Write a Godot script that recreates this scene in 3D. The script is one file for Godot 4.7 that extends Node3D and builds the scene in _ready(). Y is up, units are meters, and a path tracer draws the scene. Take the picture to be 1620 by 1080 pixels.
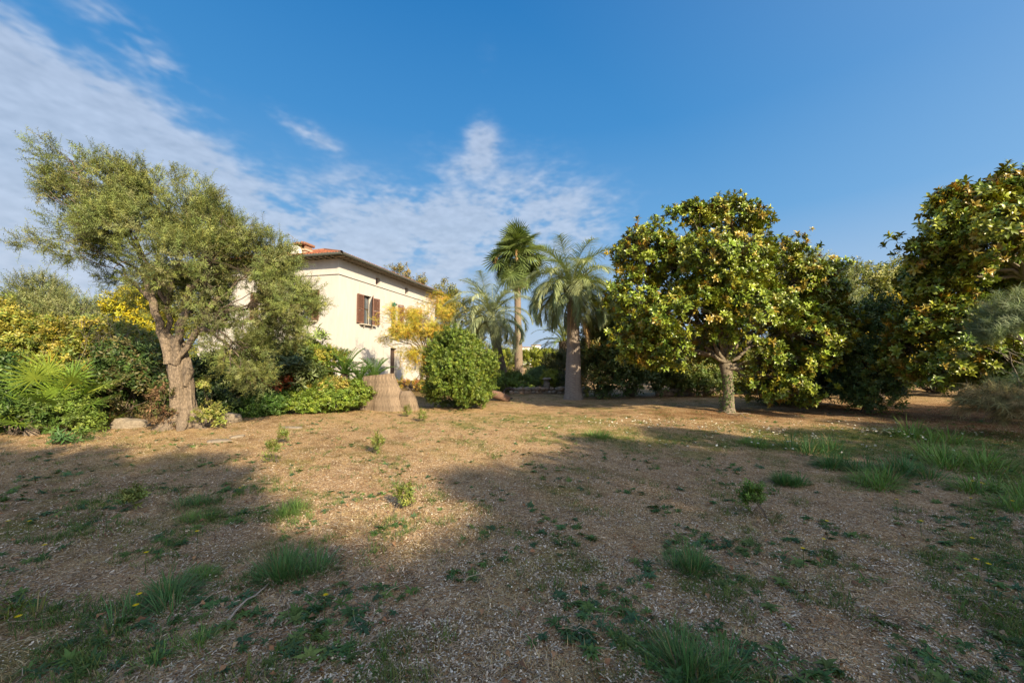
extends Node3D

var rng := RandomNumberGenerator.new()
var taken := {}
var noise3 := FastNoiseLite.new()
var M := {}
const LEAF := 1.5

class Shape:
	var v := PackedVector3Array()
	var c := PackedColorArray()
	var uv := PackedVector2Array()
	var ix := PackedInt32Array()
	var col := Color.WHITE
	func vert(p: Vector3, u := Vector2.ZERO) -> int:
		v.append(p)
		c.append(col)
		uv.append(u)
		return v.size() - 1
	func tri(a: int, b: int, d: int) -> void:
		ix.append(a)
		ix.append(b)
		ix.append(d)
	func quad(a: int, b: int, d: int, e: int) -> void:
		tri(a, b, d)
		tri(a, d, e)
	func face(a: Vector3, b: Vector3, d: Vector3, e: Vector3) -> void:
		var k := vert(a)
		vert(b)
		vert(d)
		vert(e)
		quad(k, k + 1, k + 2, k + 3)
	func box(at: Vector3, size: Vector3, turn := Basis.IDENTITY) -> void:
		var h := size * 0.5
		var p := []
		for k in 8:
			p.append(at + turn * Vector3(h.x * (1 if k & 1 else -1), h.y * (1 if k & 2 else -1), h.z * (1 if k & 4 else -1)))
		face(p[4], p[6], p[7], p[5])
		face(p[1], p[3], p[2], p[0])
		face(p[5], p[7], p[3], p[1])
		face(p[0], p[2], p[6], p[4])
		face(p[2], p[3], p[7], p[6])
		face(p[0], p[4], p[5], p[1])
	func tube(pts: PackedVector3Array, rad: PackedFloat32Array, sides := 6, lump := 0.0, seed_ := 0) -> void:
		var n := pts.size()
		var side := Vector3.RIGHT
		var first := v.size()
		for k in n:
			var t := (pts[mini(k + 1, n - 1)] - pts[maxi(k - 1, 0)]).normalized()
			side = side - t * side.dot(t)
			if side.length() < 0.05:
				side = t.cross(Vector3.FORWARD)
			side = side.normalized()
			var other := t.cross(side)
			for s in sides:
				var a := TAU * s / sides
				var r := rad[k]
				if lump > 0.0:
					r *= 1.0 + lump * (sin(a * 3.0 + seed_ + k * 0.25) * 0.5 + sin(a * 5.0 + seed_ * 2.0 - k * 0.5) * 0.3 + sin(a * 2.0 + k * 1.1 + seed_) * 0.35)
				vert(pts[k] + (side * cos(a) + other * sin(a)) * r, Vector2(float(s) / sides, k))
		for k in n - 1:
			for s in sides:
				var a := first + k * sides + s
				var b := first + k * sides + (s + 1) % sides
				quad(a, a + sides, b + sides, b)
		var top := vert(pts[n - 1] + (pts[n - 1] - pts[n - 2]).normalized() * rad[n - 1] * 0.3)
		for s in sides:
			tri(first + (n - 1) * sides + s, top, first + (n - 1) * sides + (s + 1) % sides)
	func leaf(at: Vector3, dir: Vector3, up: Vector3, length: float, width: float, bend := 0.15, fold := 0.2) -> void:
		var side := dir.cross(up).normalized()
		var n := side.cross(dir).normalized()
		var mid := at + dir * length * 0.45 + n * length * bend * 0.3
		var tip := at + dir * length - n * length * bend
		var a := vert(at)
		var l := vert(mid + side * width * 0.5 + n * width * fold)
		var m := vert(mid)
		var r := vert(mid - side * width * 0.5 + n * width * fold)
		var t := vert(tip)
		tri(a, m, l)
		tri(a, r, m)
		tri(l, m, t)
		tri(m, r, t)
	func oval(at: Vector3, dir: Vector3, up: Vector3, length: float, width: float, bend := 0.15, fold := 0.2) -> void:
		var side := dir.cross(up).normalized()
		var n := side.cross(dir).normalized()
		var rows := []
		for q in [[0.28, 0.42, 0.35], [0.68, 0.44, 0.25]]:
			var m: Vector3 = at + dir * length * q[0] + n * length * bend * q[2]
			var s: Vector3 = side * width * q[1]
			rows.append([vert(m + s + n * width * fold), vert(m), vert(m - s + n * width * fold)])
		var a := vert(at)
		var t := vert(at + dir * length - n * length * bend)
		tri(a, rows[0][1], rows[0][0])
		tri(a, rows[0][2], rows[0][1])
		quad(rows[0][0], rows[0][1], rows[1][1], rows[1][0])
		quad(rows[0][1], rows[0][2], rows[1][2], rows[1][1])
		tri(rows[1][0], rows[1][1], t)
		tri(rows[1][1], rows[1][2], t)
	func blade(at: Vector3, dir: Vector3, length: float, width: float, droop: float, segs := 3) -> void:
		var side := dir.cross(Vector3.UP)
		if side.length() < 0.01:
			side = Vector3.RIGHT
		side = side.normalized()
		var p := at
		var d := dir.normalized()
		var l := vert(p - side * width * 0.5)
		var r := vert(p + side * width * 0.5)
		for k in segs:
			d = (d + Vector3.DOWN * droop / segs).normalized()
			p += d * length / segs
			if k == segs - 1:
				var t := vert(p)
				tri(l, t, r)
			else:
				var w := width * (1.0 - float(k + 1) / segs * 0.55)
				var l2 := vert(p - side * w * 0.5)
				var r2 := vert(p + side * w * 0.5)
				quad(l, l2, r2, r)
				l = l2
				r = r2
	func mesh() -> ArrayMesh:
		var n := PackedVector3Array()
		n.resize(v.size())
		for k in range(0, ix.size(), 3):
			var a := ix[k]
			var b := ix[k + 1]
			var d := ix[k + 2]
			var f := (v[d] - v[a]).cross(v[b] - v[a])
			n[a] += f
			n[b] += f
			n[d] += f
		for k in n.size():
			n[k] = n[k].normalized() if n[k].length_squared() > 0.0 else Vector3.UP
		var arr := []
		arr.resize(Mesh.ARRAY_MAX)
		arr[Mesh.ARRAY_VERTEX] = v
		arr[Mesh.ARRAY_NORMAL] = n
		arr[Mesh.ARRAY_COLOR] = c
		arr[Mesh.ARRAY_TEX_UV] = uv
		arr[Mesh.ARRAY_INDEX] = ix
		var m := ArrayMesh.new()
		m.add_surface_from_arrays(Mesh.PRIMITIVE_TRIANGLES, arr)
		return m


func R(a: float, b: float) -> float:
	return rng.randf_range(a, b)

func ball() -> Vector3:
	return Vector3(rng.randfn(), rng.randfn(), rng.randfn()).normalized()

func lin(r: float, g: float, b: float) -> Color:
	return Color(r, g, b).linear_to_srgb()

func numbered(n: String) -> String:
	var k: int = taken.get(n, 0)
	taken[n] = k + 1
	return n if k == 0 else "%s_%03d" % [n, k]

func tag(o: Node, label: String, category: String, group := "") -> Node:
	o.set_meta("label", label)
	o.set_meta("category", category)
	if group:
		o.set_meta("group", group)
	return o

func thing(called: String, label: String, category: String, at := Vector3.ZERO, turn := 0.0, group := "") -> Node3D:
	var o := Node3D.new()
	o.name = numbered(called)
	add_child(o)
	o.position = at
	o.rotation.y = turn
	tag(o, label, category, group)
	return o

func part(called: String, m: Mesh, mat: Material, parent: Node3D, stuff := false, at := Vector3.ZERO, turn := Basis.IDENTITY) -> MeshInstance3D:
	var o := MeshInstance3D.new()
	o.name = called
	o.mesh = m
	o.material_override = mat
	o.transform = Transform3D(turn, at)
	parent.add_child(o, true)
	if stuff:
		o.set_meta("kind", "stuff")
	return o

func single(called: String, m: Mesh, mat: Material, label: String, category: String, at := Vector3.ZERO, turn := 0.0, group := "") -> MeshInstance3D:
	var o := part(numbered(called), m, mat, self, false, at, Basis(Vector3.UP, turn))
	tag(o, label, category, group)
	return o

func copy(src: Node3D, called: String, label: String, at: Vector3, turn: float, size := 1.0) -> Node3D:
	var o: Node3D = src.duplicate()
	o.name = numbered(called)
	add_child(o)
	o.position = at
	o.rotation = Vector3(0, turn, 0)
	o.scale = Vector3.ONE * size
	o.set_meta("label", label)
	return o

func scatter(called: String, m: Mesh, mat: Material, where: Array, tint: PackedColorArray, parent: Node3D) -> MultiMeshInstance3D:
	var mm := MultiMesh.new()
	mm.transform_format = MultiMesh.TRANSFORM_3D
	mm.use_colors = true
	mm.mesh = m
	mm.instance_count = where.size()
	for k in where.size():
		mm.set_instance_transform(k, where[k])
		mm.set_instance_color(k, tint[k])
	var o := MultiMeshInstance3D.new()
	o.name = called
	o.multimesh = mm
	o.material_override = mat
	parent.add_child(o, true)
	o.set_meta("kind", "stuff")
	return o

# ---------------------------------------------------------------- materials

func noise_tex(freq: float, octaves: int, dark: Color, light: Color, seed_: int, size := 512, squash := 1.0) -> NoiseTexture2D:
	var n := FastNoiseLite.new()
	n.seed = seed_
	n.frequency = freq
	n.fractal_octaves = octaves
	n.noise_type = FastNoiseLite.TYPE_SIMPLEX_SMOOTH
	var t := NoiseTexture2D.new()
	t.width = size
	t.height = int(size * squash)
	t.seamless = true
	t.noise = n
	var g := Gradient.new()
	g.set_color(0, dark)
	g.set_color(1, light)
	t.color_ramp = g
	return t

func plain(color: Color, rough := 0.8, metal := 0.0) -> StandardMaterial3D:
	var m := StandardMaterial3D.new()
	m.albedo_color = color
	m.roughness = rough
	m.metallic = metal
	return m

func rugged(dark: Color, light: Color, scale: Vector3, seed_: int, relief := 1.0, rough := 0.9, freq := 0.012) -> StandardMaterial3D:
	var m := plain(Color.WHITE, rough)
	m.albedo_texture = noise_tex(freq, 5, dark, light, seed_)
	m.uv1_triplanar = true
	m.uv1_scale = scale
	if relief > 0.0:
		m.heightmap_enabled = true
		m.heightmap_scale = relief
		m.heightmap_texture = noise_tex(freq * 1.6, 5, Color.BLACK, Color.WHITE, seed_ + 7)
	return m

func leafy(rough: float, pass_through: float, spec := 0.5) -> StandardMaterial3D:
	var m := plain(Color.WHITE, rough)
	m.vertex_color_use_as_albedo = true
	m.metallic_specular = spec
	if pass_through > 0.0:
		m.backlight_enabled = true
		m.backlight = lin(2.0 * pass_through * 0.95, 2.0 * pass_through, 2.0 * pass_through * 0.35)
	return m

# ---------------------------------------------------------------- foliage pieces

func sprig_leaves(n: int, stem: float, length: float, width: float, spread: float, two_tone := false) -> ArrayMesh:
	var s := Shape.new()
	s.col = Color(0.75, 0.6, 0.5)
	var lean := Vector3(R(-0.1, 0.1), 0, R(-0.1, 0.1))
	s.tube(PackedVector3Array([Vector3.ZERO, Vector3(0, stem * 0.5, 0), Vector3(0, stem, 0) + lean * stem]), PackedFloat32Array([0.0035, 0.0025, 0.001]), 3)
	for k in n:
		var t := (k + 0.6) / n
		var a := k * 2.4 + R(-0.3, 0.3)
		var out := Vector3(cos(a), 0, sin(a))
		var d := (out * spread + Vector3.UP * R(0.4, 0.9)).normalized()
		var tone := R(0.78, 1.15)
		s.col = Color(tone, tone, tone * R(0.8, 1.0))
		s.leaf(Vector3(0, stem * t, 0) + lean * stem * t, d, (Vector3.UP + ball() * 0.5).normalized(), length * R(0.7, 1.15), width * R(0.8, 1.1), 0.12, 0.18)
	return s.mesh()

func rosette(n: int, length: float, width: float) -> ArrayMesh:
	var s := Shape.new()
	s.col = Color(0.9, 0.6, 0.35)
	s.tube(PackedVector3Array([Vector3(0, -0.12, 0), Vector3(0, 0.02, 0)]), PackedFloat32Array([0.006, 0.004]), 3)
	for k in n:
		var a := k * 2.4 + R(-0.25, 0.25)
		var lift := lerpf(0.15, 1.5, float(k) / n) + R(-0.15, 0.15)
		var out := Vector3(cos(a), 0, sin(a))
		var d := (out + Vector3.UP * lift).normalized()
		var n_up := (Vector3.UP - d * d.y + out * -0.1).normalized()
		if lift > 1.1:
			n_up = (-out + Vector3.UP * 0.3).normalized()
		var tone := R(0.75, 1.2)
		var l := length * R(0.7, 1.1)
		var base := Vector3(0, -0.06 + 0.07 * k / n, 0)
		s.col = Color(tone, tone, tone)
		s.oval(base, d, n_up, l, width, 0.16, 0.14)
		s.col = Color(1.3, 0.8, 0.62) * R(0.8, 1.15)
		s.oval(base - n_up * 0.003, d, n_up, l * 0.985, width * 0.96, 0.16, 0.14)
	return s.mesh()

func feather(n: int, length: float, thin: float) -> ArrayMesh:
	var s := Shape.new()
	for k in n:
		var t := float(k) / n
		var a := k * 2.4
		var out := Vector3(cos(a), 0, sin(a))
		var tone := R(0.75, 1.2)
		s.col = Color(tone, tone, tone)
		s.blade(Vector3(0, length * 0.7 * t, 0), (out * 0.7 + Vector3.UP * R(0.5, 1.0)).normalized(), length * R(0.3, 0.55), thin, 0.35, 2)
	return s.mesh()

func pinnate(pairs: int, length: float, leaflet: float) -> ArrayMesh:
	var s := Shape.new()
	for j in 3:
		var a := j * 2.1 + R(-0.3, 0.3)
		var out := Vector3(cos(a), 0, sin(a))
		var p := Vector3.ZERO
		var d := (out + Vector3.UP * 0.5).normalized()
		for k in pairs:
			d = (d + Vector3.DOWN * 0.17).normalized()
			p += d * length / pairs
			var side := d.cross(Vector3.UP).normalized()
			for q in [-1.0, 1.0]:
				var tone := R(0.8, 1.2)
				s.col = Color(tone, tone * R(0.85, 1.05), tone)
				s.leaf(p, (side * q + d * 0.5 + Vector3.DOWN * 0.3).normalized(), Vector3.UP, leaflet * R(0.8, 1.1), leaflet * 0.36)
	return s.mesh()

# leaf clumps spread through a crown made of lobes [centre, radii]; returns [lobe number, place] of the clumps
func foliage(o: Node3D, called: String, meshes: Array, mat: Material, lobes: Array, clumps: int, per: int, rc: float, palette: Array, opt := {}) -> Array:
	var area := 0.0
	var acc := []
	for l in lobes:
		area += l[1].x * l[1].y + l[1].y * l[1].z + l[1].x * l[1].z
		acc.append(area)
	var where := []
	var tints := []
	for m in meshes:
		where.append([])
		tints.append(PackedColorArray())
	var inner: float = opt.get("inner", 0.5)
	var up: float = opt.get("up", 0.5)
	var size: float = opt.get("size", 1.0)
	var gap: float = opt.get("gap", -0.25)
	var rough: float = opt.get("rough", 0.25)
	var low: float = opt.get("low", -10.0)
	var bury: float = opt.get("bury", 0.75)
	var wild: float = opt.get("wild", 0.6)
	var off := o.position
	var made := []
	var salt := rng.randf() * 100.0
	for k in clumps:
		var pick := rng.randf() * area
		var li := 0
		while acc[li] < pick and li < acc.size() - 1:
			li += 1
		var c: Vector3 = lobes[li][0]
		var r: Vector3 = lobes[li][1]
		var d := ball()
		if d.y < -0.35 and rng.randf() < 0.5:
			d.y = -d.y
		var q := lerpf(inner, 1.0, sqrt(rng.randf()))
		q *= 1.0 + rough * noise3.get_noise_3d((d.x * 2.0 + c.x) * 30.0 + salt, d.y * 60.0 + c.y * 30.0, d.z * 60.0 + c.z * 30.0) * 1.6
		var p := c + d * r * q
		if p.y < low:
			continue
		if noise3.get_noise_3d(p.x * 45.0 + salt, p.y * 45.0, p.z * 45.0) < gap:
			continue
		var buried := false
		for lj in lobes.size():
			if lj != li:
				var e: Vector3 = (p - lobes[lj][0]) / lobes[lj][1]
				if e.length_squared() < 0.3:
					buried = true
					break
		if buried and rng.randf() < bury:
			continue
		made.append([li, p])
		var tone: Color = palette[rng.randi() % palette.size()]
		var shade := R(0.75, 1.25)
		for j in per:
			var spot := p + ball() * rc * pow(rng.randf(), 0.5)
			if spot.y < low:
				continue
			var out := ((spot - c) / r).normalized() * 0.8 + Vector3.UP * up + ball() * wild
			out = out.normalized()
			var x := out.cross(ball()).normalized()
			var b := Basis(x, out, x.cross(out)).scaled(Vector3.ONE * size * R(0.7, 1.3))
			var w := rng.randi() % meshes.size()
			where[w].append(Transform3D(b, spot - off))
			var hue: Color = tone
			if rng.randf() < 0.3:
				hue = palette[rng.randi() % palette.size()]
			var f := shade * R(0.8, 1.2) * LEAF
			tints[w].append(Color(hue.r * f * R(0.92, 1.08), hue.g * f, hue.b * f))
	for w in meshes.size():
		if where[w].size():
			scatter(called, meshes[w], mat, where[w], tints[w], o)
	return made

func wiggle(a: Vector3, b: Vector3, n: int, amount: float, lift := 0.12) -> PackedVector3Array:
	var p := PackedVector3Array()
	var l := a.distance_to(b)
	for k in n + 1:
		var t := float(k) / n
		var q := a.lerp(b, t) + Vector3.UP * sin(t * PI) * l * lift
		if k > 0 and k < n:
			q += ball() * l * amount
		p.append(q)
	return p

func taper(n: int, r0: float, r1: float) -> PackedFloat32Array:
	var r := PackedFloat32Array()
	for k in n + 1:
		r.append(lerpf(r0, r1, pow(float(k) / n, 0.7)))
	return r

# limbs from the fork to every lobe, twigs from the limbs to the leaf clumps
func limbs(o: Node3D, forks: Array, lobes: Array, r0: float, bark: Material, made: Array, share := 0.4, twig := 0.012, lift := 0.08) -> void:
	var off := o.position
	var paths := []
	for l in lobes:
		var fork: Vector3 = forks[0]
		for f in forks:
			if f.distance_to(l[0]) < fork.distance_to(l[0]):
				fork = f
		var tip: Vector3 = l[0] + Vector3(l[1].x * R(-0.2, 0.2), l[1].y * 0.25, 0)
		var path := wiggle(fork - off, tip - off, 8, 0.035, lift)
		paths.append(path)
		var s := Shape.new()
		s.tube(path, taper(8, r0 * R(0.75, 1.1), r0 * 0.16), 7, 0.12, rng.randi() % 50)
		for j in 4:
			var at: Vector3 = path[rng.randi_range(3, 7)]
			var to: Vector3 = l[0] - off + ball() * l[1] * 0.8
			s.tube(wiggle(at, to, 4, 0.06, 0.05), taper(4, r0 * 0.3, twig), 5)
		part("limb", s.mesh(), bark, o)
	var tw := Shape.new()
	for c in made:
		if rng.randf() > share:
			continue
		var path: PackedVector3Array = paths[c[0]]
		var best := path[3]
		for k in range(3, path.size()):
			if path[k].distance_to(c[1] - off) < best.distance_to(c[1] - off):
				best = path[k]
		tw.tube(wiggle(best, c[1] - off, 3, 0.08, 0.05), taper(3, twig, twig * 0.3), 3)
	if tw.v.size():
		part("twigs", tw.mesh(), bark, o, true)

func bush(called: String, label: String, category: String, at: Vector3, lobes: Array, meshes: Array, mat: Material, clumps: int, per: int, rc: float, palette: Array, opt := {}, stem := 0.03) -> Node3D:
	var o := thing(called, label, category, at)
	var made := foliage(o, "foliage", meshes, mat, lobes, clumps, per, rc, palette, opt)
	var s := Shape.new()
	for l in lobes:
		for j in 3:
			s.tube(wiggle(Vector3(R(-0.15, 0.15), -0.05, R(-0.15, 0.15)), l[0] - at + ball() * l[1] * 0.5, 5, 0.04, 0.05), taper(5, stem, stem * 0.25), 5)
	for c in made:
		if rng.randf() < 0.15:
			s.tube(wiggle(lobes[c[0]][0] - at, c[1] - at, 3, 0.06, 0.0), taper(3, stem * 0.3, 0.004), 3)
	part("stems", s.mesh(), M.bark, o)
	return o

# ---------------------------------------------------------------- palms

func frond(length: float, elev: float, droop: float, leaflet: float, width: float, n: int, vee: float, petiole: float, green: Color, sag := 0.5) -> ArrayMesh:
	green = Color(green.r * LEAF, green.g * LEAF, green.b * LEAF)
	var s := Shape.new()
	var steps := 24
	var line := PackedVector3Array([Vector3.ZERO])
	var rad := PackedFloat32Array([0.026])
	var p := Vector3.ZERO
	for k in steps:
		var t := float(k + 1) / steps
		var a := elev - droop * pow(t, 1.4)
		p += Vector3(0, sin(a), cos(a)) * length / steps
		line.append(p)
		rad.append(lerpf(0.024, 0.003, t))
	s.col = Color(green.r * 1.25, green.g * 1.15, green.b)
	s.tube(line, rad, 4)
	for k in n:
		var t := petiole + (1.0 - petiole) * (k + R(0.0, 0.6)) / n
		var f := t * steps
		var i := mini(int(f), steps - 1)
		var q := line[i].lerp(line[i + 1], f - i)
		var tan := (line[i + 1] - line[i]).normalized()
		var up := Vector3.RIGHT.cross(tan) * -1.0
		var ll := leaflet * (0.45 + 0.9 * sin(PI * clampf((t - petiole) / (1.0 - petiole) * 0.85 + 0.12, 0, 1))) * 0.75
		for sd in [-1.0, 1.0]:
			var d: Vector3 = (Vector3.RIGHT * sd + up * vee * R(0.3, 1.5) + tan * lerpf(0.55, 1.3, t) * R(0.7, 1.3)).normalized()
			var tone := R(0.8, 1.2)
			s.col = Color(green.r * tone, green.g * tone, green.b * tone)
			s.blade(q, d, ll * R(0.85, 1.1), width, sag * R(0.6, 1.4), 3)
	return s.mesh()

func fan(radius: float, petiole: float, segs: int, width: float, green: Color, sag := 0.35, nod := 0.0) -> ArrayMesh:
	green = Color(green.r * LEAF, green.g * LEAF, green.b * LEAF)
	var s := Shape.new()
	s.col = Color(green.r * 1.4, green.g * 1.25, green.b * 0.9)
	s.tube(PackedVector3Array([Vector3.ZERO, Vector3(0, 0.02, petiole * 0.5), Vector3(0, 0, petiole)]), PackedFloat32Array([0.02, 0.015, 0.01]), 4)
	for k in segs:
		var a := lerpf(-2.5, 2.5, (k + 0.5) / segs)
		var d := Vector3(sin(a), 0.22 * (1 if k & 1 else -1) * 0.3 + 0.12, cos(a)).normalized().rotated(Vector3.RIGHT, nod)
		var tone := R(0.78, 1.2)
		s.col = Color(green.r * tone, green.g * tone, green.b * tone)
		s.blade(Vector3(0, 0, petiole), d, radius * R(0.85, 1.05) * (1.0 - 0.18 * absf(a) / 2.5), width, sag, 4)
	return s.mesh()

func palm_trunk(pts: PackedVector3Array, rad: PackedFloat32Array, rings: int) -> ArrayMesh:
	var s := Shape.new()
	var p := PackedVector3Array()
	var r := PackedFloat32Array()
	var n := pts.size() - 1
	var total := rings * 2
	for k in total + 1:
		var f := float(k) / total * n
		var i := mini(int(f), n - 1)
		p.append(pts[i].lerp(pts[i + 1], f - i))
		r.append(lerpf(rad[i], rad[i + 1], f - i) * (1.035 if k & 1 else 0.98) * R(0.985, 1.015))
	s.tube(p, r, 20)
	return s.mesh()

# rings: [count, length, elevation, droop]
func palm(called: String, label: String, at: Vector3, trunk: PackedVector3Array, rad: PackedFloat32Array, bark: Material, rings: Array, leaflet: float, width: float, n: int, vee: float, green: Array, mat: Material, sag := 0.5, petiole := 0.2) -> Node3D:
	var o := thing(called, label, "palm tree", at)
	part("trunk", palm_trunk(trunk, rad, 34), bark, o)
	var head := trunk[trunk.size() - 1]
	var boots := Shape.new()
	for k in 46:
		var a := k * 2.4
		var h := -0.55 * k / 46.0
		var d := Vector3(cos(a), 1.3, sin(a)).normalized()
		var from := head + Vector3(cos(a), 0, sin(a)) * rad[rad.size() - 1] * 0.6 + Vector3(0, h - 0.05, 0)
		boots.col = Color(0.2, 0.14, 0.09) * R(0.6, 1.3)
		boots.blade(from, d, R(0.3, 0.5), 0.1, 0.25, 2)
	part("leaf_bases", boots.mesh(), mat, o)
	var start := R(0, 6)
	for g in rings:
		var variants := []
		for v in 2:
			variants.append(frond(g[1] * R(0.92, 1.06), g[2] + R(-0.08, 0.08), g[3] * R(0.9, 1.1), leaflet, width, n, vee, petiole, green[rng.randi() % green.size()], sag))
		for k in g[0]:
			start += TAU / g[0]
			var f := part("frond", variants[k % 2], mat, o, false, head + Vector3(0, R(-0.1, 0.05), 0), Basis(Vector3.UP, start + R(-0.25, 0.25)) * Basis(Vector3.BACK, R(-0.2, 0.2)))
		start += 0.35
	return o

# ---------------------------------------------------------------- stones, grass

func stone(size: Vector3, seed_: float, fine := 7) -> ArrayMesh:
	var s := Shape.new()
	for y in fine + 1:
		for x in fine * 2:
			var a := PI * y / fine
			var b := TAU * x / (fine * 2)
			var d := Vector3(sin(a) * cos(b), cos(a), sin(a) * sin(b))
			d = Vector3(signf(d.x) * pow(absf(d.x), 0.7), signf(d.y) * pow(absf(d.y), 0.7), signf(d.z) * pow(absf(d.z), 0.7))
			var q := 1.0 + 0.45 * noise3.get_noise_3d(d.x * 55.0 + seed_ * 13.0, d.y * 55.0, d.z * 55.0 + seed_ * 7.0)
			s.vert(d * size * 0.5 * q)
	var w := fine * 2
	for y in fine:
		for x in w:
			s.quad(y * w + x, y * w + (x + 1) % w, (y + 1) * w + (x + 1) % w, (y + 1) * w + x)
	return s.mesh()

func tuft(blades: int, radius: float, height: float, droop: float, green: Color, width := 0.006) -> ArrayMesh:
	var s := Shape.new()
	var hearts := []
	for k in 7:
		var ha := R(0, TAU)
		hearts.append([Vector3(cos(ha), 0, sin(ha)) * radius * R(0.0, 0.55), R(0.55, 1.15)])
	for k in blades:
		var a := R(0, TAU)
		var q := sqrt(rng.randf())
		var heart: Array = hearts[rng.randi() % 7]
		var base: Vector3 = heart[0] + Vector3(cos(a), 0, sin(a)) * radius * 0.3 * q
		var d := Vector3(cos(a + R(-0.7, 0.7)) * q * 0.9, 1.0, sin(a + R(-0.7, 0.7)) * q * 0.9).normalized()
		var tone := R(0.6, 1.35)
		s.col = Color(green.r * tone * R(0.85, 1.25), green.g * tone, green.b * tone)
		if rng.randf() < 0.1:
			s.col = Color(0.34, 0.27, 0.13) * R(0.6, 1.2)
		s.blade(base - Vector3(0, 0.03, 0), d, height * R(0.5, 1.15) * (1.0 - 0.25 * q) * heart[1], width, droop * R(0.5, 1.5), 3)
	return s.mesh()

func clamp_patch(x: float, z: float, f: float, salt: float) -> float:
	return noise3.get_noise_2d(x * f + salt, z * f - salt)

func rise(x: float, z: float) -> float:
	var h := 0.035 * noise3.get_noise_2d(x * 22.0, z * 22.0) + 0.05 * noise3.get_noise_2d(x * 6.0 + 40.0, z * 6.0)
	return h

func inside(x: float, z: float, cx: float, cz: float, rx: float, rz: float) -> float:
	return clampf(1.3 - sqrt(pow((x - cx) / rx, 2.0) + pow((z - cz) / rz, 2.0)), 0.0, 1.0)

# ---------------------------------------------------------------- sky

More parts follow.
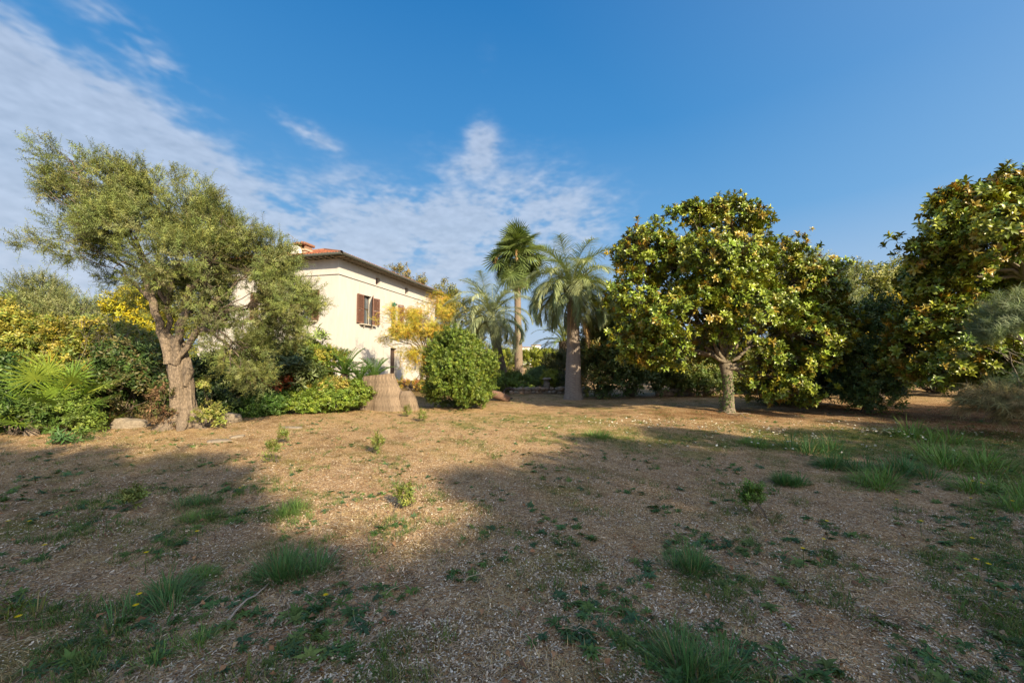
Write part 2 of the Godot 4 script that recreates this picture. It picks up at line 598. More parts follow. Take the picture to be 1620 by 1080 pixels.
func sky_picture() -> ImageTexture:
	var w := 3072
	var h := 1536
	var im := Image.create(w, h, false, Image.FORMAT_RGBF)
	var keys := [[0.0, Vector3(0.46, 0.555, 0.68)], [7.0, Vector3(0.36, 0.505, 0.685)], [18.0, Vector3(0.135, 0.345, 0.63)], [30.0, Vector3(0.055, 0.245, 0.55)], [44.0, Vector3(0.024, 0.175, 0.46)], [90.0, Vector3(0.014, 0.10, 0.32)]]
	# thin cloud: [azimuth and height in degrees, half sizes, slope, amount]
	var banks := [
		[Vector2(-48.7, 20.1), Vector2(21, 7.0), -22.0, 0.85], [Vector2(-39.1, 18.6), Vector2(13, 6), -28.0, 0.9], [Vector2(-51.5, 13.5), Vector2(12, 10), -10.0, 0.6],
		[Vector2(-49.8, 8.8), Vector2(16, 7), -5.0, 0.55], [Vector2(-33.0, 12.8), Vector2(12, 7), -10.0, 0.6], [Vector2(-46.5, 16.6), Vector2(26, 15), -12.0, 0.35], [Vector2(-9.9, 13.3), Vector2(26, 7), 0.0, 0.35], [Vector2(-44.0, 30.6), Vector2(7.5, 1.9), -30.0, 0.8], [Vector2(-27.6, 27.4), Vector2(4.6, 1.5), -22.0, 0.85],
		[Vector2(-4.4, 29.6), Vector2(2.4, 2.6), 10.0, 0.95], [Vector2(-6.8, 26.2), Vector2(4.5, 1.8), 15.0, 0.6], [Vector2(-3.7, 36.7), Vector2(2.5, 5), 0.0, 0.22], [Vector2(-6.3, 19.7), Vector2(20, 5.2), 4.0, 1.0],
		[Vector2(-15.1, 15.5), Vector2(16, 6), 3.0, 0.85], [Vector2(8.1, 17.6), Vector2(12, 6), 0.0, 0.7], [Vector2(-21.7, 21.9), Vector2(9, 3.5), 8.0, 0.35], [Vector2(2.7, 25.7), Vector2(9, 5), 20.0, 0.35],
		[Vector2(-14.4, 29.0), Vector2(8, 3), -12.0, 0.25], [Vector2(-50.6, 26.8), Vector2(12, 4), -22.0, 0.3], [Vector2(-110, 25), Vector2(40, 16), -15.0, 0.95], [Vector2(160, 32), Vector2(50, 14), 10.0, 0.9], [Vector2(95, 20), Vector2(30, 9), 5.0, 0.7], [Vector2(-150, 56), Vector2(40, 16), 8.0, 0.9], [Vector2(130, 60), Vector2(34, 14), -6.0, 0.8], [Vector2(-100, 62), Vector2(22, 9), -20.0, 0.6]]  # last banks lie out of view, added to brighten and whiten the shade
	var big := FastNoiseLite.new()
	big.seed = 11
	big.frequency = 0.055
	big.fractal_octaves = 5
	big.fractal_gain = 0.55
	var fine := FastNoiseLite.new()
	fine.seed = 5
	fine.frequency = 0.2
	fine.fractal_octaves = 4
	var ground := Color(0.17, 0.15, 0.10)
	for y in h:
		var el := 90.0 - 180.0 * (y + 0.5) / h
		if el < 0.0:
			im.fill_rect(Rect2i(0, y, w, h - y), ground)
			break
		var k := 0
		while k < keys.size() - 2 and keys[k + 1][0] < el:
			k += 1
		var base: Vector3 = keys[k][1].lerp(keys[k + 1][1], (el - keys[k][0]) / (keys[k + 1][0] - keys[k][0]))
		var near := []
		for b in banks:
			var reach: float = maxf(b[1].x * absf(sin(deg_to_rad(b[2]))), b[1].y) * 2.1 + 1.0
			if absf(b[0].y - el) < reach:
				near.append(b)
		var ce := cos(deg_to_rad(el))
		for x in w:
			var az := 360.0 * (x + 0.5) / w
			if az > 180.0:
				az -= 360.0
			var cover := 0.0
			for b in near:
				var dx: float = (az - b[0].x) * ce
				if absf(dx) > b[1].x * 2.1 + 2.0:
					continue
				var dy: float = el - b[0].y
				var s := sin(deg_to_rad(b[2]))
				var c := cos(deg_to_rad(b[2]))
				var u: float = (dx * c + dy * s) / b[1].x
				var v: float = (-dx * s + dy * c) / b[1].y
				cover += b[3] * exp(-(u * u + v * v) * 1.3)
			var col := base
			if cover > 0.02:
				var px := az * ce
				var n := big.get_noise_2d(px * 1.0 + el * 0.3, el * 1.9 - px * 0.35) * 1.2
				var f := fine.get_noise_2d(px * 1.1 + el * 1.5, el * 3.0 - px * 0.6)
				var g := fine.get_noise_2d(px * 3.2 + el * 3.5 + 90.0, el * 7.5 - px * 1.6)
				var d := clampf(cover * (0.55 + 0.75 * n + 0.4 * f + 0.2 * g) + (cover - 0.55) * 0.2, 0.0, 1.0)
				d = d * d * (3.0 - 2.0 * d)
				var lit := 1.0 + 0.16 * f + 0.1 * g
				col = base.lerp(Vector3(0.54, 0.585, 0.68) * lit, d * 0.62)
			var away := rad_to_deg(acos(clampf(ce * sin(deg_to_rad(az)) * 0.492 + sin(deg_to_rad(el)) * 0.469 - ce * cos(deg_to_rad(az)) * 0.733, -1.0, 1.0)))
			var glow := 1.2 * exp(-away / 11.0) + 1.15 * maxf(exp(-away / 27.0) - 0.022, 0.0)  # sun-side glow in unseen sky, boosted to fill shade and trimmed in view
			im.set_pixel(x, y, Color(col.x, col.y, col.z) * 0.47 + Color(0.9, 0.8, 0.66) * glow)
	return ImageTexture.create_from_image(im)

# ---------------------------------------------------------------- ground

func ground_pictures() -> Array:
	var n := 1024
	var col := PackedByteArray()
	col.resize(n * n * 3)
	var hgt := PackedByteArray()
	hgt.resize(n * n)
	var a := FastNoiseLite.new()
	a.seed = 3
	a.frequency = 0.02
	a.fractal_octaves = 4
	for y in n:
		for x in n:
			var f := 0.5 + 0.5 * a.get_noise_2d(absf(x - 512.0), absf(y - 512.0))
			var k := (y * n + x) * 3
			col[k] = int(142 + 40 * f)
			col[k + 1] = int(124 + 38 * f)
			col[k + 2] = int(102 + 34 * f)
			hgt[y * n + x] = int(60 + 60 * f)
	var tones := [[215, 203, 182], [192, 176, 150], [170, 150, 122], [148, 124, 98], [120, 98, 76], [228, 220, 206], [136, 122, 108], [182, 160, 118], [90, 74, 60], [160, 122, 88], [204, 190, 160]]
	for j in 42000:
		var t: Array = tones[rng.randi() % tones.size()]
		var x := rng.randf() * n
		var y := rng.randf() * n
		var ang := rng.randf() * TAU
		var steps := rng.randi_range(5, 22)
		var wide := 1 + int(rng.randf() < 0.55) + int(rng.randf() < 0.15)
		var turn := R(-0.05, 0.05)
		var lift := rng.randi_range(100, 250)
		var f := R(0.9, 1.2)
		for s in steps:
			ang += turn
			x += cos(ang)
			y += sin(ang)
			for q in wide:
				var ix := (int(x - sin(ang) * q) + 4096) & 1023
				var iy := (int(y + cos(ang) * q) + 4096) & 1023
				var k := iy * n + ix
				var e := f * (1.0 - 0.08 * q)
				col[k * 3] = mini(255, int(t[0] * e))
				col[k * 3 + 1] = mini(255, int(t[1] * e))
				col[k * 3 + 2] = mini(255, int(t[2] * e))
				hgt[k] = lift
	return [ImageTexture.create_from_image(Image.create_from_data(n, n, false, Image.FORMAT_RGB8, col)), ImageTexture.create_from_image(Image.create_from_data(n, n, false, Image.FORMAT_L8, hgt))]

func axis(from: float, to: float, step: float, out: float) -> PackedFloat32Array:
	var a := PackedFloat32Array()
	var left := []
	var s := step
	var p := from
	while p > -out:
		s *= 1.18
		p -= s
		left.push_front(p)
	for q in left:
		a.append(q)
	p = from
	while p < to:
		a.append(p)
		p += step
	s = step
	while p < out:
		a.append(p)
		s *= 1.18
		p += s
	return a

func green_at(x: float, z: float) -> float:
	var g := 0.0
	g = maxf(g, inside(x, z, 8.6, -9.1, 3.6, 1.0))
	g = maxf(g, inside(x, z, 6.4, -8.2, 3.0, 0.7))
	g = maxf(g, inside(x, z, 9.5, -7.4, 3.2, 1.7))
	g = maxf(g, inside(x, z, 8.0, -5.8, 1.6, 0.6))
	g = maxf(g, 0.55 * inside(x, z, 3.0, -9.0, 2.6, 1.3))
	g = maxf(g, 0.45 * inside(x, z, 0.5, -11.5, 3.0, 1.6))
	g = maxf(g, 0.14 * inside(x, z, -4.3, -4.2, 1.8, 1.5))
	g = maxf(g, 0.08 * inside(x, z, -3.0, -2.8, 1.5, 1.0))
	g = maxf(g, 0.2 * inside(x, z, 3.2, -2.9, 2.5, 1.2))
	return g

func ground_color(x: float, z: float) -> Color:
	var n1 := clamp_patch(x, z, 40.0, 3.0)
	var n2 := clamp_patch(x, z, 110.0, 60.0)
	var n3 := clamp_patch(x, z, 16.0, 90.0)
	var n4 := clamp_patch(x, z, 260.0, 17.0)
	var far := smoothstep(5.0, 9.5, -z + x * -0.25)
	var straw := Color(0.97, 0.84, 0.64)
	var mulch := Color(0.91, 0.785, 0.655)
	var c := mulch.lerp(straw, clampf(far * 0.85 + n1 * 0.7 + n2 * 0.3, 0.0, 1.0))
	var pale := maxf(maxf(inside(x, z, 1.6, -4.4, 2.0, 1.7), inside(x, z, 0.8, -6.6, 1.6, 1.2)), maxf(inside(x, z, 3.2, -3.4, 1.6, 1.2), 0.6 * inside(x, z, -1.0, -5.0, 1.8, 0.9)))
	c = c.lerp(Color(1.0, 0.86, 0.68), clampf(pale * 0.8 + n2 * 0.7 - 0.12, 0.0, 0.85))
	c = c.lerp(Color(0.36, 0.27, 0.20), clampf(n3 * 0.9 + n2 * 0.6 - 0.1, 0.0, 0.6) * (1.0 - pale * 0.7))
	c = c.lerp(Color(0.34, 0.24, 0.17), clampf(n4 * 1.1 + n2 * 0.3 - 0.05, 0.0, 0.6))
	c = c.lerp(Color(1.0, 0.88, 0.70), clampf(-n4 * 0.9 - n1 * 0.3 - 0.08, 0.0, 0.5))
	var g := green_at(x, z)
	c = c.lerp(Color(0.36, 0.50, 0.16), clampf(g * 1.1 + n2 * 0.8 + n1 * 0.4 - 0.12, 0.0, 0.85))
	var litter := maxf(maxf(inside(x, z, 13.6, -9.6, 4.0, 2.2), inside(x, z, 15.0, -13.0, 6.0, 4.0)), 0.7 * inside(x, z, 7.2, -12.9, 3.2, 1.4))
	c = c.lerp(Color(0.40, 0.24, 0.15), clampf(litter * 1.0 + n2 * 0.5, 0.0, 0.8) * float(litter > 0.0))
	var beds := clampf((-z - 15.5) / 3.0, 0.0, 1.0) * float(absf(x + 6.0) < 6.0)
	c = c.lerp(Color(0.3, 0.26, 0.14), beds * 0.8)
	return c

func build_ground() -> void:
	var xs := axis(-16.0, 17.0, 0.16, 650.0)
	var zs := axis(-22.0, 1.5, 0.16, 650.0)
	var s := Shape.new()
	for z in zs:
		for x in xs:
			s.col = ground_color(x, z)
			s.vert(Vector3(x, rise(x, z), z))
	var w := xs.size()
	for j in zs.size() - 1:
		for i in w - 1:
			var a := j * w + i
			s.quad(a, a + 1, a + w + 1, a + w)
	var pics := ground_pictures()
	var m := plain(Color.WHITE, 0.95)
	m.metallic_specular = 0.2
	m.albedo_texture = pics[0]
	m.vertex_color_use_as_albedo = true
	m.uv1_triplanar = true
	m.uv1_world_triplanar = true
	m.uv1_scale = Vector3.ONE * 0.42
	m.heightmap_enabled = true
	m.heightmap_texture = pics[1]
	m.heightmap_scale = 1.6
	var o := part("ground", s.mesh(), m, self)
	tag(o, "dry straw coloured mown lawn with bare and green patches", "ground")
	o.set_meta("kind", "structure")

func spread(n: int, near: float, far: float, edge := 1.34) -> PackedVector2Array:
	var p := PackedVector2Array()
	for k in n:
		var z := near * pow(far / near, pow(rng.randf(), 0.85))
		p.append(Vector2(R(-edge, edge) * z, -z))
	return p

func lay(called: String, meshes: Array, mat: Material, spots: PackedVector2Array, palette: Array, test = null, size := Vector2(0.7, 1.3), tilt := 0.2, lift := 0.0) -> void:
	var where := []
	var tint := []
	for m in meshes:
		where.append([])
		tint.append(PackedColorArray())
	for p in spots:
		if test != null and not test.call(p.x, p.y):
			continue
		var w := rng.randi() % meshes.size()
		var b := Basis(Vector3.UP, R(0, TAU)) * Basis(Vector3.RIGHT, rng.randfn() * tilt) * Basis(Vector3.BACK, rng.randfn() * tilt)
		where[w].append(Transform3D(b.scaled_local(Vector3.ONE * R(size.x, size.y)), Vector3(p.x, rise(p.x, p.y) + lift, p.y)))
		var c: Color = palette[rng.randi() % palette.size()]
		var f := R(0.75, 1.2)
		tint[w].append(Color(c.r * f, c.g * f, c.b * f))
	var about := {"dry_chips": ["pale chopped straw and bark bits strewn over the shaded lawn", "mulch"], "pale_flakes": ["whitish flat flakes in the bare pale patches of the lawn", "mulch"], "fallen_leaves": ["brown fallen leaves, thickest under the magnolia at the right edge", "leaf litter"], "dry_grass": ["short straw coloured dry grass over the sunlit lawn", "dry grass"], "green_grass": ["short green grass in ragged patches across the lawn", "grass"], "weeds": ["flat dark green weed rosettes dotted over the bare ground", "weeds"], "twigs": ["thin broken twigs scattered on the foreground mulch", "twigs"], "daisies": ["white daisies scattered through the grass on the right of the lawn", "daisies"]}
	var o := thing(called, about[called][0], about[called][1])
	o.set_meta("kind", "stuff")
	for w in meshes.size():
		if where[w].size():
			scatter("pieces", meshes[w], mat, where[w], tint[w], o)

func build_cover() -> void:
	# mown dry bits
	var chips := []
	for k in 4:
		var s := Shape.new()
		var p := Vector3(-0.022, 0.0, 0)
		var l := -1
		for j in 4:
			var q := p + Vector3(0.015 * j, 0.004 * sin(j * 1.1 + k), R(-0.003, 0.003) + 0.0015 * j * (k - 1.5))
			var wd := 0.0032 + 0.0012 * k
			var a := s.vert(q + Vector3(0, 0, -wd))
			var b := s.vert(q + Vector3(0, 0.001, wd))
			if l >= 0:
				s.quad(l, l + 1, b, a)
			l = a
		chips.append(s.mesh())
	var chip_test := func(x: float, z: float) -> bool: return clamp_patch(x, z, 130.0, 5.0) * 1.2 + clamp_patch(x, z, 40.0, 44.0) * 0.6 + 0.2 > R(-0.35, 0.35)
	lay("dry_chips", chips, M.dry, spread(150000, 1.75, 13.0), [Color(0.47, 0.375, 0.265), Color(0.40, 0.305, 0.205), Color(0.30, 0.215, 0.14), Color(0.62, 0.53, 0.41), Color(0.17, 0.12, 0.08), Color(0.36, 0.26, 0.16), Color(0.28, 0.22, 0.165)], chip_test, Vector2(0.25, 0.8), 0.2, 0.006)
	var flakes := []
	for k in 2:
		var s := Shape.new()
		s.leaf(Vector3(-0.008, 0, 0), Vector3.RIGHT, Vector3.UP, 0.018, 0.014, 0.05, 0.1 + 0.2 * k)
		flakes.append(s.mesh())
	var pale_test := func(x: float, z: float) -> bool: return clamp_patch(x, z, 60.0, 21.0) + 0.5 * maxf(inside(x, z, 1.8, -4.4, 2.6, 2.2), inside(x, z, 0.8, -6.6, 2.0, 1.6)) > R(-0.1, 0.5)
	lay("pale_flakes", flakes, M.dry, spread(42000, 1.8, 11.0), [Color(0.62, 0.53, 0.41), Color(0.52, 0.43, 0.32), Color(0.72, 0.64, 0.52)], pale_test, Vector2(0.35, 1.0), 0.3, 0.010)
	var old := []
	for k in 3:
		var s := Shape.new()
		s.leaf(Vector3(-0.03, 0.012, 0), Vector3(1, 0.1, 0).normalized(), Vector3(0.1 * k, 1, 0.2).normalized(), 0.065, 0.034, 0.2 + 0.1 * k, 0.25)
		old.append(s.mesh())
	var old_test := func(x: float, z: float) -> bool: return rng.randf() < 0.035 + maxf(maxf(inside(x, z, 13.6, -9.6, 4.5, 2.6), inside(x, z, 15.0, -13.0, 6.0, 4.0)), 0.8 * inside(x, z, 7.4, -12.8, 3.6, 1.5))
	lay("fallen_leaves", old, M.dry, spread(26000, 1.8, 16.0), [Color(0.25, 0.13, 0.07), Color(0.30, 0.17, 0.09), Color(0.18, 0.10, 0.06), Color(0.34, 0.22, 0.12)], old_test, Vector2(0.45, 1.0), 0.35, 0.01)
	# short grass, dry and green
	var dry := []
	var fresh := []
	for k in 3:
		var s := Shape.new()
		for j in 9:
			s.col = Color.WHITE * R(0.7, 1.2)
			s.blade(Vector3(R(-0.03, 0.03), -0.01, R(-0.03, 0.03)), Vector3(R(-1, 1), R(0.35, 0.9), R(-1, 1)).normalized(), R(0.03, 0.075), 0.0035, 0.7, 2)
		dry.append(s.mesh())
		s = Shape.new()
		for j in 11:
			s.col = Color.WHITE * R(0.65, 1.25)
			s.blade(Vector3(R(-0.04, 0.04), -0.01, R(-0.04, 0.04)), Vector3(R(-0.8, 0.8), 1.0, R(-0.8, 0.8)).normalized(), R(0.04, 0.10), 0.005, 0.6, 3)
		fresh.append(s.mesh())
	var dry_test := func(x: float, z: float) -> bool: return clamp_patch(x, z, 70.0, 7.0) + 0.3 * smoothstep(4.0, 9.0, -z) > R(-0.1, 0.3)
	lay("dry_grass", dry, M.dry, spread(52000, 2.0, 20.0), [Color(0.46, 0.34, 0.17), Color(0.38, 0.28, 0.14), Color(0.52, 0.42, 0.25), Color(0.30, 0.24, 0.12)], dry_test)
	var green_test := func(x: float, z: float) -> bool: return green_at(x, z) * 1.25 + 0.8 * clamp_patch(x, z, 120.0, 33.0) + 0.3 * clamp_patch(x, z, 20.0, 50.0) > R(0.1, 0.75)
	lay("green_grass", fresh, M.grass, spread(60000, 1.8, 19.0), [Color(0.11, 0.19, 0.045), Color(0.15, 0.21, 0.055), Color(0.085, 0.16, 0.05), Color(0.19, 0.22, 0.07)], green_test, Vector2(0.45, 1.15))
	var weeds := []
	for k in 3:
		var s := Shape.new()
		for j in 9 + k * 2:
			var a := j * 2.4
			s.col = Color.WHITE * R(0.7, 1.2)
			s.leaf(Vector3(0, 0.004, 0), Vector3(cos(a), R(0.15, 0.7), sin(a)).normalized(), Vector3.UP, R(0.05, 0.10), 0.014 + 0.006 * k, 0.25, 0.15)
		weeds.append(s.mesh())
	var weed_test := func(x: float, z: float) -> bool: return clamp_patch(x, z, 90.0, 71.0) + 0.25 * green_at(x, z) + 0.12 * inside(x, z, 3.5, -3.2, 3.0, 1.6) > R(0.0, 0.55)
	lay("weeds", weeds, M.grass, spread(9000, 1.9, 14.0), [Color(0.085, 0.17, 0.055), Color(0.11, 0.19, 0.05), Color(0.075, 0.15, 0.07), Color(0.14, 0.20, 0.06)], weed_test, Vector2(0.35, 1.0), 0.2)
	# thin twigs among the dry bits
	var twig := Shape.new()
	twig.tube(wiggle(Vector3(-0.12, 0.01, 0), Vector3(0.12, 0.012, 0), 5, 0.05, 0.03), taper(5, 0.0022, 0.0012), 4)
	var twig2 := Shape.new()
	twig2.tube(wiggle(Vector3(-0.08, 0.01, 0), Vector3(0.08, 0.02, 0), 5, 0.09, 0.05), taper(5, 0.002, 0.001), 4)
	lay("twigs", [twig.mesh(), twig2.mesh()], M.dry, spread(700, 1.8, 9.0), [Color(0.30, 0.23, 0.16), Color(0.2, 0.14, 0.1), Color(0.36, 0.29, 0.21), Color(0.14, 0.1, 0.07)], null, Vector2(0.4, 1.4), 0.06, 0.008)
	# daisies
	var daisy := Shape.new()
	daisy.col = Color(0.08, 0.13, 0.04)
	daisy.tube(PackedVector3Array([Vector3(0, -0.01, 0), Vector3(0.004, 0.05, 0)]), PackedFloat32Array([0.0012, 0.001]), 3)
	daisy.col = Color(0.82, 0.82, 0.80)
	for j in 10:
		var a := TAU * j / 10
		daisy.leaf(Vector3(0.004, 0.05, 0), Vector3(cos(a), 0.25, sin(a)).normalized(), Vector3.UP, 0.016, 0.009, 0.1, 0.05)
	daisy.col = Color(0.6, 0.42, 0.04)
	daisy.tube(PackedVector3Array([Vector3(0.004, 0.049, 0), Vector3(0.004, 0.055, 0)]), PackedFloat32Array([0.005, 0.003]), 6)
	var spots := PackedVector2Array()
	for c in [[8.45, -9.1, 0.55, 0.55, 90], [10.6, -9.1, 0.7, 0.4, 26], [6.0, -9.5, 1.3, 0.9, 110], [4.3, -10.4, 1.9, 1.0, 150], [6.3, -7.3, 0.9, 0.5, 22], [2.6, -10.8, 2.0, 0.9, 60], [8.0, -10.4, 2.2, 0.8, 40], [5.0, -8.3, 1.6, 0.7, 60]]:
		for k in c[4]:
			spots.append(Vector2(c[0] + rng.randfn() * c[2] * 0.6, c[1] + rng.randfn() * c[3] * 0.6))
	lay("daisies", [daisy.mesh()], M.petal, spots, [Color.WHITE], null, Vector2(1.0, 1.6), 0.3, 0.03)

# ---------------------------------------------------------------- house

func wall(o: Node3D, called: String, from: Vector3, along: Vector3, out: Vector3, length: float, height: float, thick: float, holes: Array, mat: Material) -> MeshInstance3D:
	var us := [0.0, length]
	var hs := [0.0, height]
	for q in holes:
		us.append(q[0])
		us.append(q[1])
		hs.append(q[2])
		hs.append(q[3])
	us.sort()
	hs.sort()
	var s := Shape.new()
	var turn := Basis(along, Vector3.UP, out)
	for i in us.size() - 1:
		for j in hs.size() - 1:
			var u: float = (us[i] + us[i + 1]) * 0.5
			var h: float = (hs[j] + hs[j + 1]) * 0.5
			var wide: float = us[i + 1] - us[i]
			var tall: float = hs[j + 1] - hs[j]
			var open := wide < 0.001 or tall < 0.001
			for q in holes:
				if u > q[0] and u < q[1] and h > q[2] and h < q[3]:
					open = true
			if not open:
				s.box(from + along * u + Vector3.UP * h - out * thick * 0.5, Vector3(wide, tall, thick), turn)
	return part(called, s.mesh(), mat, o)

func shutter(o: Node3D, hinge: Vector3, along: Vector3, out: Vector3, width: float, height: float, open: float, mat: Material) -> void:
	# open: angle in degrees from closed; the leaf runs from the hinge in direction «along» when closed
	var a := deg_to_rad(open)
	var d := along * cos(a) + out * sin(a)
	var n := d.cross(Vector3.UP).normalized()
	var turn := Basis(d, Vector3.UP, n)
	var s := Shape.new()
	for e in [0.04, width - 0.04]:
		s.box(hinge + d * e + Vector3.UP * height * 0.5, Vector3(0.08, height, 0.045), turn)
	for y in [0.05, height * 0.5, height - 0.05]:
		s.box(hinge + d * width * 0.5 + Vector3.UP * y, Vector3(width - 0.164, 0.1, 0.043), turn)
	var leaf := part("shutter", s.mesh(), mat, o)
	var slats := Shape.new()
	var y := 0.13
	while y < height - 0.12:
		if absf(y - height * 0.5) > 0.07:
			slats.box(hinge + d * width * 0.5 + Vector3.UP * y, Vector3(width - 0.166, 0.05, 0.012), turn * Basis(Vector3.RIGHT, 0.6))
		y += 0.055
	part("slats", slats.mesh(), mat, leaf, true)

func house() -> void:
	var o := thing("villa", "cream plastered two storey villa with red tiled roof and brown shutters", "house", Vector3(-11.26, 0, -26.0), deg_to_rad(-14.0))
	var X := Vector3.RIGHT
	var Z := Vector3.BACK
	var H := 8.36
	var rl := 14.64
	var ll := 11.5
	var right_holes := [[4.22, 4.82, 7.44, 8.02], [8.66, 9.24, 7.44, 8.02], [2.72, 3.72, 4.34, 6.42], [6.5, 7.5, 4.34, 6.4], [10.6, 11.5, 4.34, 6.38], [6.45, 7.45, 0.05, 2.75], [10.4, 11.3, 0.9, 2.75]]
	var left_holes := [[1.95, 3.0, 4.34, 6.4], [5.2, 6.25, 4.34, 6.4], [1.95, 3.1, 0.9, 2.9], [5.6, 6.7, 0.9, 2.9], [8.8, 9.8, 4.34, 6.4]]
	wall(o, "wall", Vector3.ZERO, Vector3.FORWARD, X, rl, H, 0.4, right_holes, M.plaster)
	var shifted := []
	for q in left_holes:
		shifted.append([q[0] - 0.4, q[1] - 0.4, q[2], q[3]])
	wall(o, "wall", Vector3(-0.4, 0, 0), Vector3.LEFT, Z, ll - 0.4, H, 0.4, shifted, M.plaster)
	wall(o, "wall", Vector3(-ll, 0, -0.4), Vector3.FORWARD, Vector3.LEFT, rl - 0.4, H, 0.4, [], M.plaster)
	wall(o, "wall", Vector3(-0.4, 0, -rl), Vector3.LEFT, Vector3.FORWARD, ll - 0.8, H, 0.4, [], M.plaster)
	var s := Shape.new()
	s.box(Vector3(-ll * 0.5, 4.0, -rl * 0.5), Vector3(ll - 0.9, 0.25, rl - 0.9))
	s.box(Vector3(-ll * 0.5, 7.2, -rl * 0.5), Vector3(ll - 0.9, 0.2, rl - 0.9))
	s.box(Vector3(-2.6, 3.6, -rl * 0.5), Vector3(0.2, 7.0, rl - 0.9))
	part("inner_floor", s.mesh(), M.plaster_grey, o)
	# string course
	s = Shape.new()
	s.box(Vector3(0.035, 7.37, -rl * 0.5 + 0.03), Vector3(0.07, 0.09, rl + 0.06))
	s.box(Vector3(-ll * 0.5 - 0.003, 7.37, 0.035), Vector3(ll, 0.088, 0.07))
	part("string_course", s.mesh(), M.plaster, o)
	# windows: frame, pane, sill
	for side in 2:
		var holes: Array = right_holes if side == 0 else left_holes
		var along := Vector3.FORWARD if side == 0 else Vector3.LEFT
		var out := X if side == 0 else Z
		var turn := Basis(along, Vector3.UP, out)
		for q in holes:
			var mid: Vector3 = along * (q[0] + q[1]) * 0.5 + Vector3.UP * (q[2] + q[3]) * 0.5 - out * 0.26
			var w: float = q[1] - q[0]
			var h: float = q[3] - q[2]
			if q[2] < 0.1:
				s = Shape.new()
				s.box(mid, Vector3(w - 0.004, h - 0.004, 0.06), turn)
				for e in [-0.25, 0.25]:
					s.box(mid + along * w * e + out * 0.035 + Vector3.UP * h * 0.05, Vector3(w * 0.36, h * 0.75, 0.02), turn)
				part("door", s.mesh(), M.dark_wood, o)
				continue
			s = Shape.new()
			for e in [-1.0, 0.0, 1.0]:
				s.box(mid + along * e * (w * 0.5 - 0.03), Vector3(0.055, h - 0.004, 0.05), turn)
			for e in [-1.0, 0.1, 1.0]:
				s.box(mid + Vector3.UP * e * (h * 0.5 - 0.03), Vector3(w - 0.13, 0.05, 0.046), turn)
			var f := part("window_frame", s.mesh(), M.brown if h < 1.0 else M.dark_wood, o)
			s = Shape.new()
			s.box(mid - out * 0.012, Vector3(w - 0.01, h - 0.01, 0.006), turn)
			part("pane", s.mesh(), M.glass, f)
			if h > 1.0 and q[2] > 4.0:
				s = Shape.new()
				s.box(along * (q[0] + q[1]) * 0.5 + Vector3.UP * (q[2] - 0.05) + out * 0.08, Vector3(w + 0.9, 0.075, 0.3), turn)
				part("sill", s.mesh(), M.stone_grey, o)
				for e in [-0.5, 0.5]:
					s = Shape.new()
					s.box(along * ((q[0] + q[1]) * 0.5 + e * w) + Vector3.UP * (q[2] - 0.16) + out * 0.07, Vector3(0.07, 0.14, 0.14), turn)
					part("sill_bracket", s.mesh(), M.stone_grey, o)
	# shutters: hinge, closed direction, width, height, angle
	var F := Vector3.FORWARD
	var hb := Vector3.UP * 4.36
	shutter(o, F * 2.72 + hb + X * 0.04, F, X, 0.82, 2.03, 176.0, M.shutter)
	shutter(o, F * 3.74 + hb + X * 0.05, -F, X, 0.86, 2.03, 38.0, M.shutter)
	shutter(o, F * 3.80 + hb + X * 0.03, -F, X, 0.8, 2.0, 172.0, M.shutter)
	shutter(o, F * 6.5 + hb + X * 0.04, F, X, 0.5, 2.0, 120.0, M.green_paint)
	shutter(o, F * 6.52 + hb - X * 0.02, F, X, 0.5, 2.0, 4.0, M.green_paint)
	shutter(o, F * 7.5 + hb + X * 0.04, -F, X, 0.5, 2.0, 150.0, M.shutter)
	shutter(o, F * 10.58 + hb + X * 0.04, F, X, 0.9, 2.0, 175.0, M.shutter_pale)
	shutter(o, F * 11.55 + hb + X * 0.04, -F, X, 0.9, 2.0, 32.0, M.shutter_pale)
	var L := Vector3.LEFT
	shutter(o, L * 1.95 + hb + Z * 0.04, L, Z, 0.6, 2.0, 172.0, M.shutter)
	shutter(o, L * 3.0 + hb + Z * 0.04, -L, Z, 0.6, 2.0, 172.0, M.shutter)
	shutter(o, L * 5.2 + hb + Z * 0.04, L, Z, 0.6, 2.0, 172.0, M.shutter)
	shutter(o, L * 6.25 + hb + Z * 0.04, -L, Z, 0.6, 2.0, 172.0, M.shutter)
	shutter(o, L * 1.96 + Vector3.UP * 0.92 - Z * 0.05, L, Z, 0.56, 1.95, 0.0, M.shutter)
	shutter(o, L * 3.09 + Vector3.UP * 0.92 - Z * 0.05, -L, Z, 0.56, 1.95, 0.0, M.shutter)
	s = Shape.new()
	s.box(Vector3(0.012, 6.9, -2.25), Vector3(0.02, 1.0, 0.02))
	s.box(Vector3(0.012, 3.4, -5.4), Vector3(0.02, 6.6, 0.02))
	part("wall_cable", s.mesh(), M.stone_grey, o)
	# roof: hipped planes with an overhang
	var ov := 0.72
	var slope := 0.36
	var a := Vector3(ov, H + 0.10, ov)
	var b := Vector3(ov, H + 0.10, -rl - ov)
	var c := Vector3(-ll - ov, H + 0.10, -rl - ov)
	var d := Vector3(-ll - ov, H + 0.10, ov)
	var run := (ll + ov * 2.0) * 0.5
	var r1 := Vector3(-ll * 0.5, H + 0.1 + run * slope, ov - run)
	var r2 := Vector3(-ll * 0.5, H + 0.1 + run * slope, -rl - ov + run)
	s = Shape.new()
	for t in [Vector3.ZERO, Vector3(0, -0.05, 0)]:
		var k := s.v.size()
		for q in [a, b, c, d, r1, r2]:
			s.vert(q + t)
		s.quad(k, k + 4, k + 5, k + 1)
		s.quad(k + 1, k + 5, k + 2, k + 1)
		s.tri(k + 2, k + 5, k + 4)
		s.tri(k + 2, k + 4, k + 3)
		s.tri(k + 3, k + 4, k)
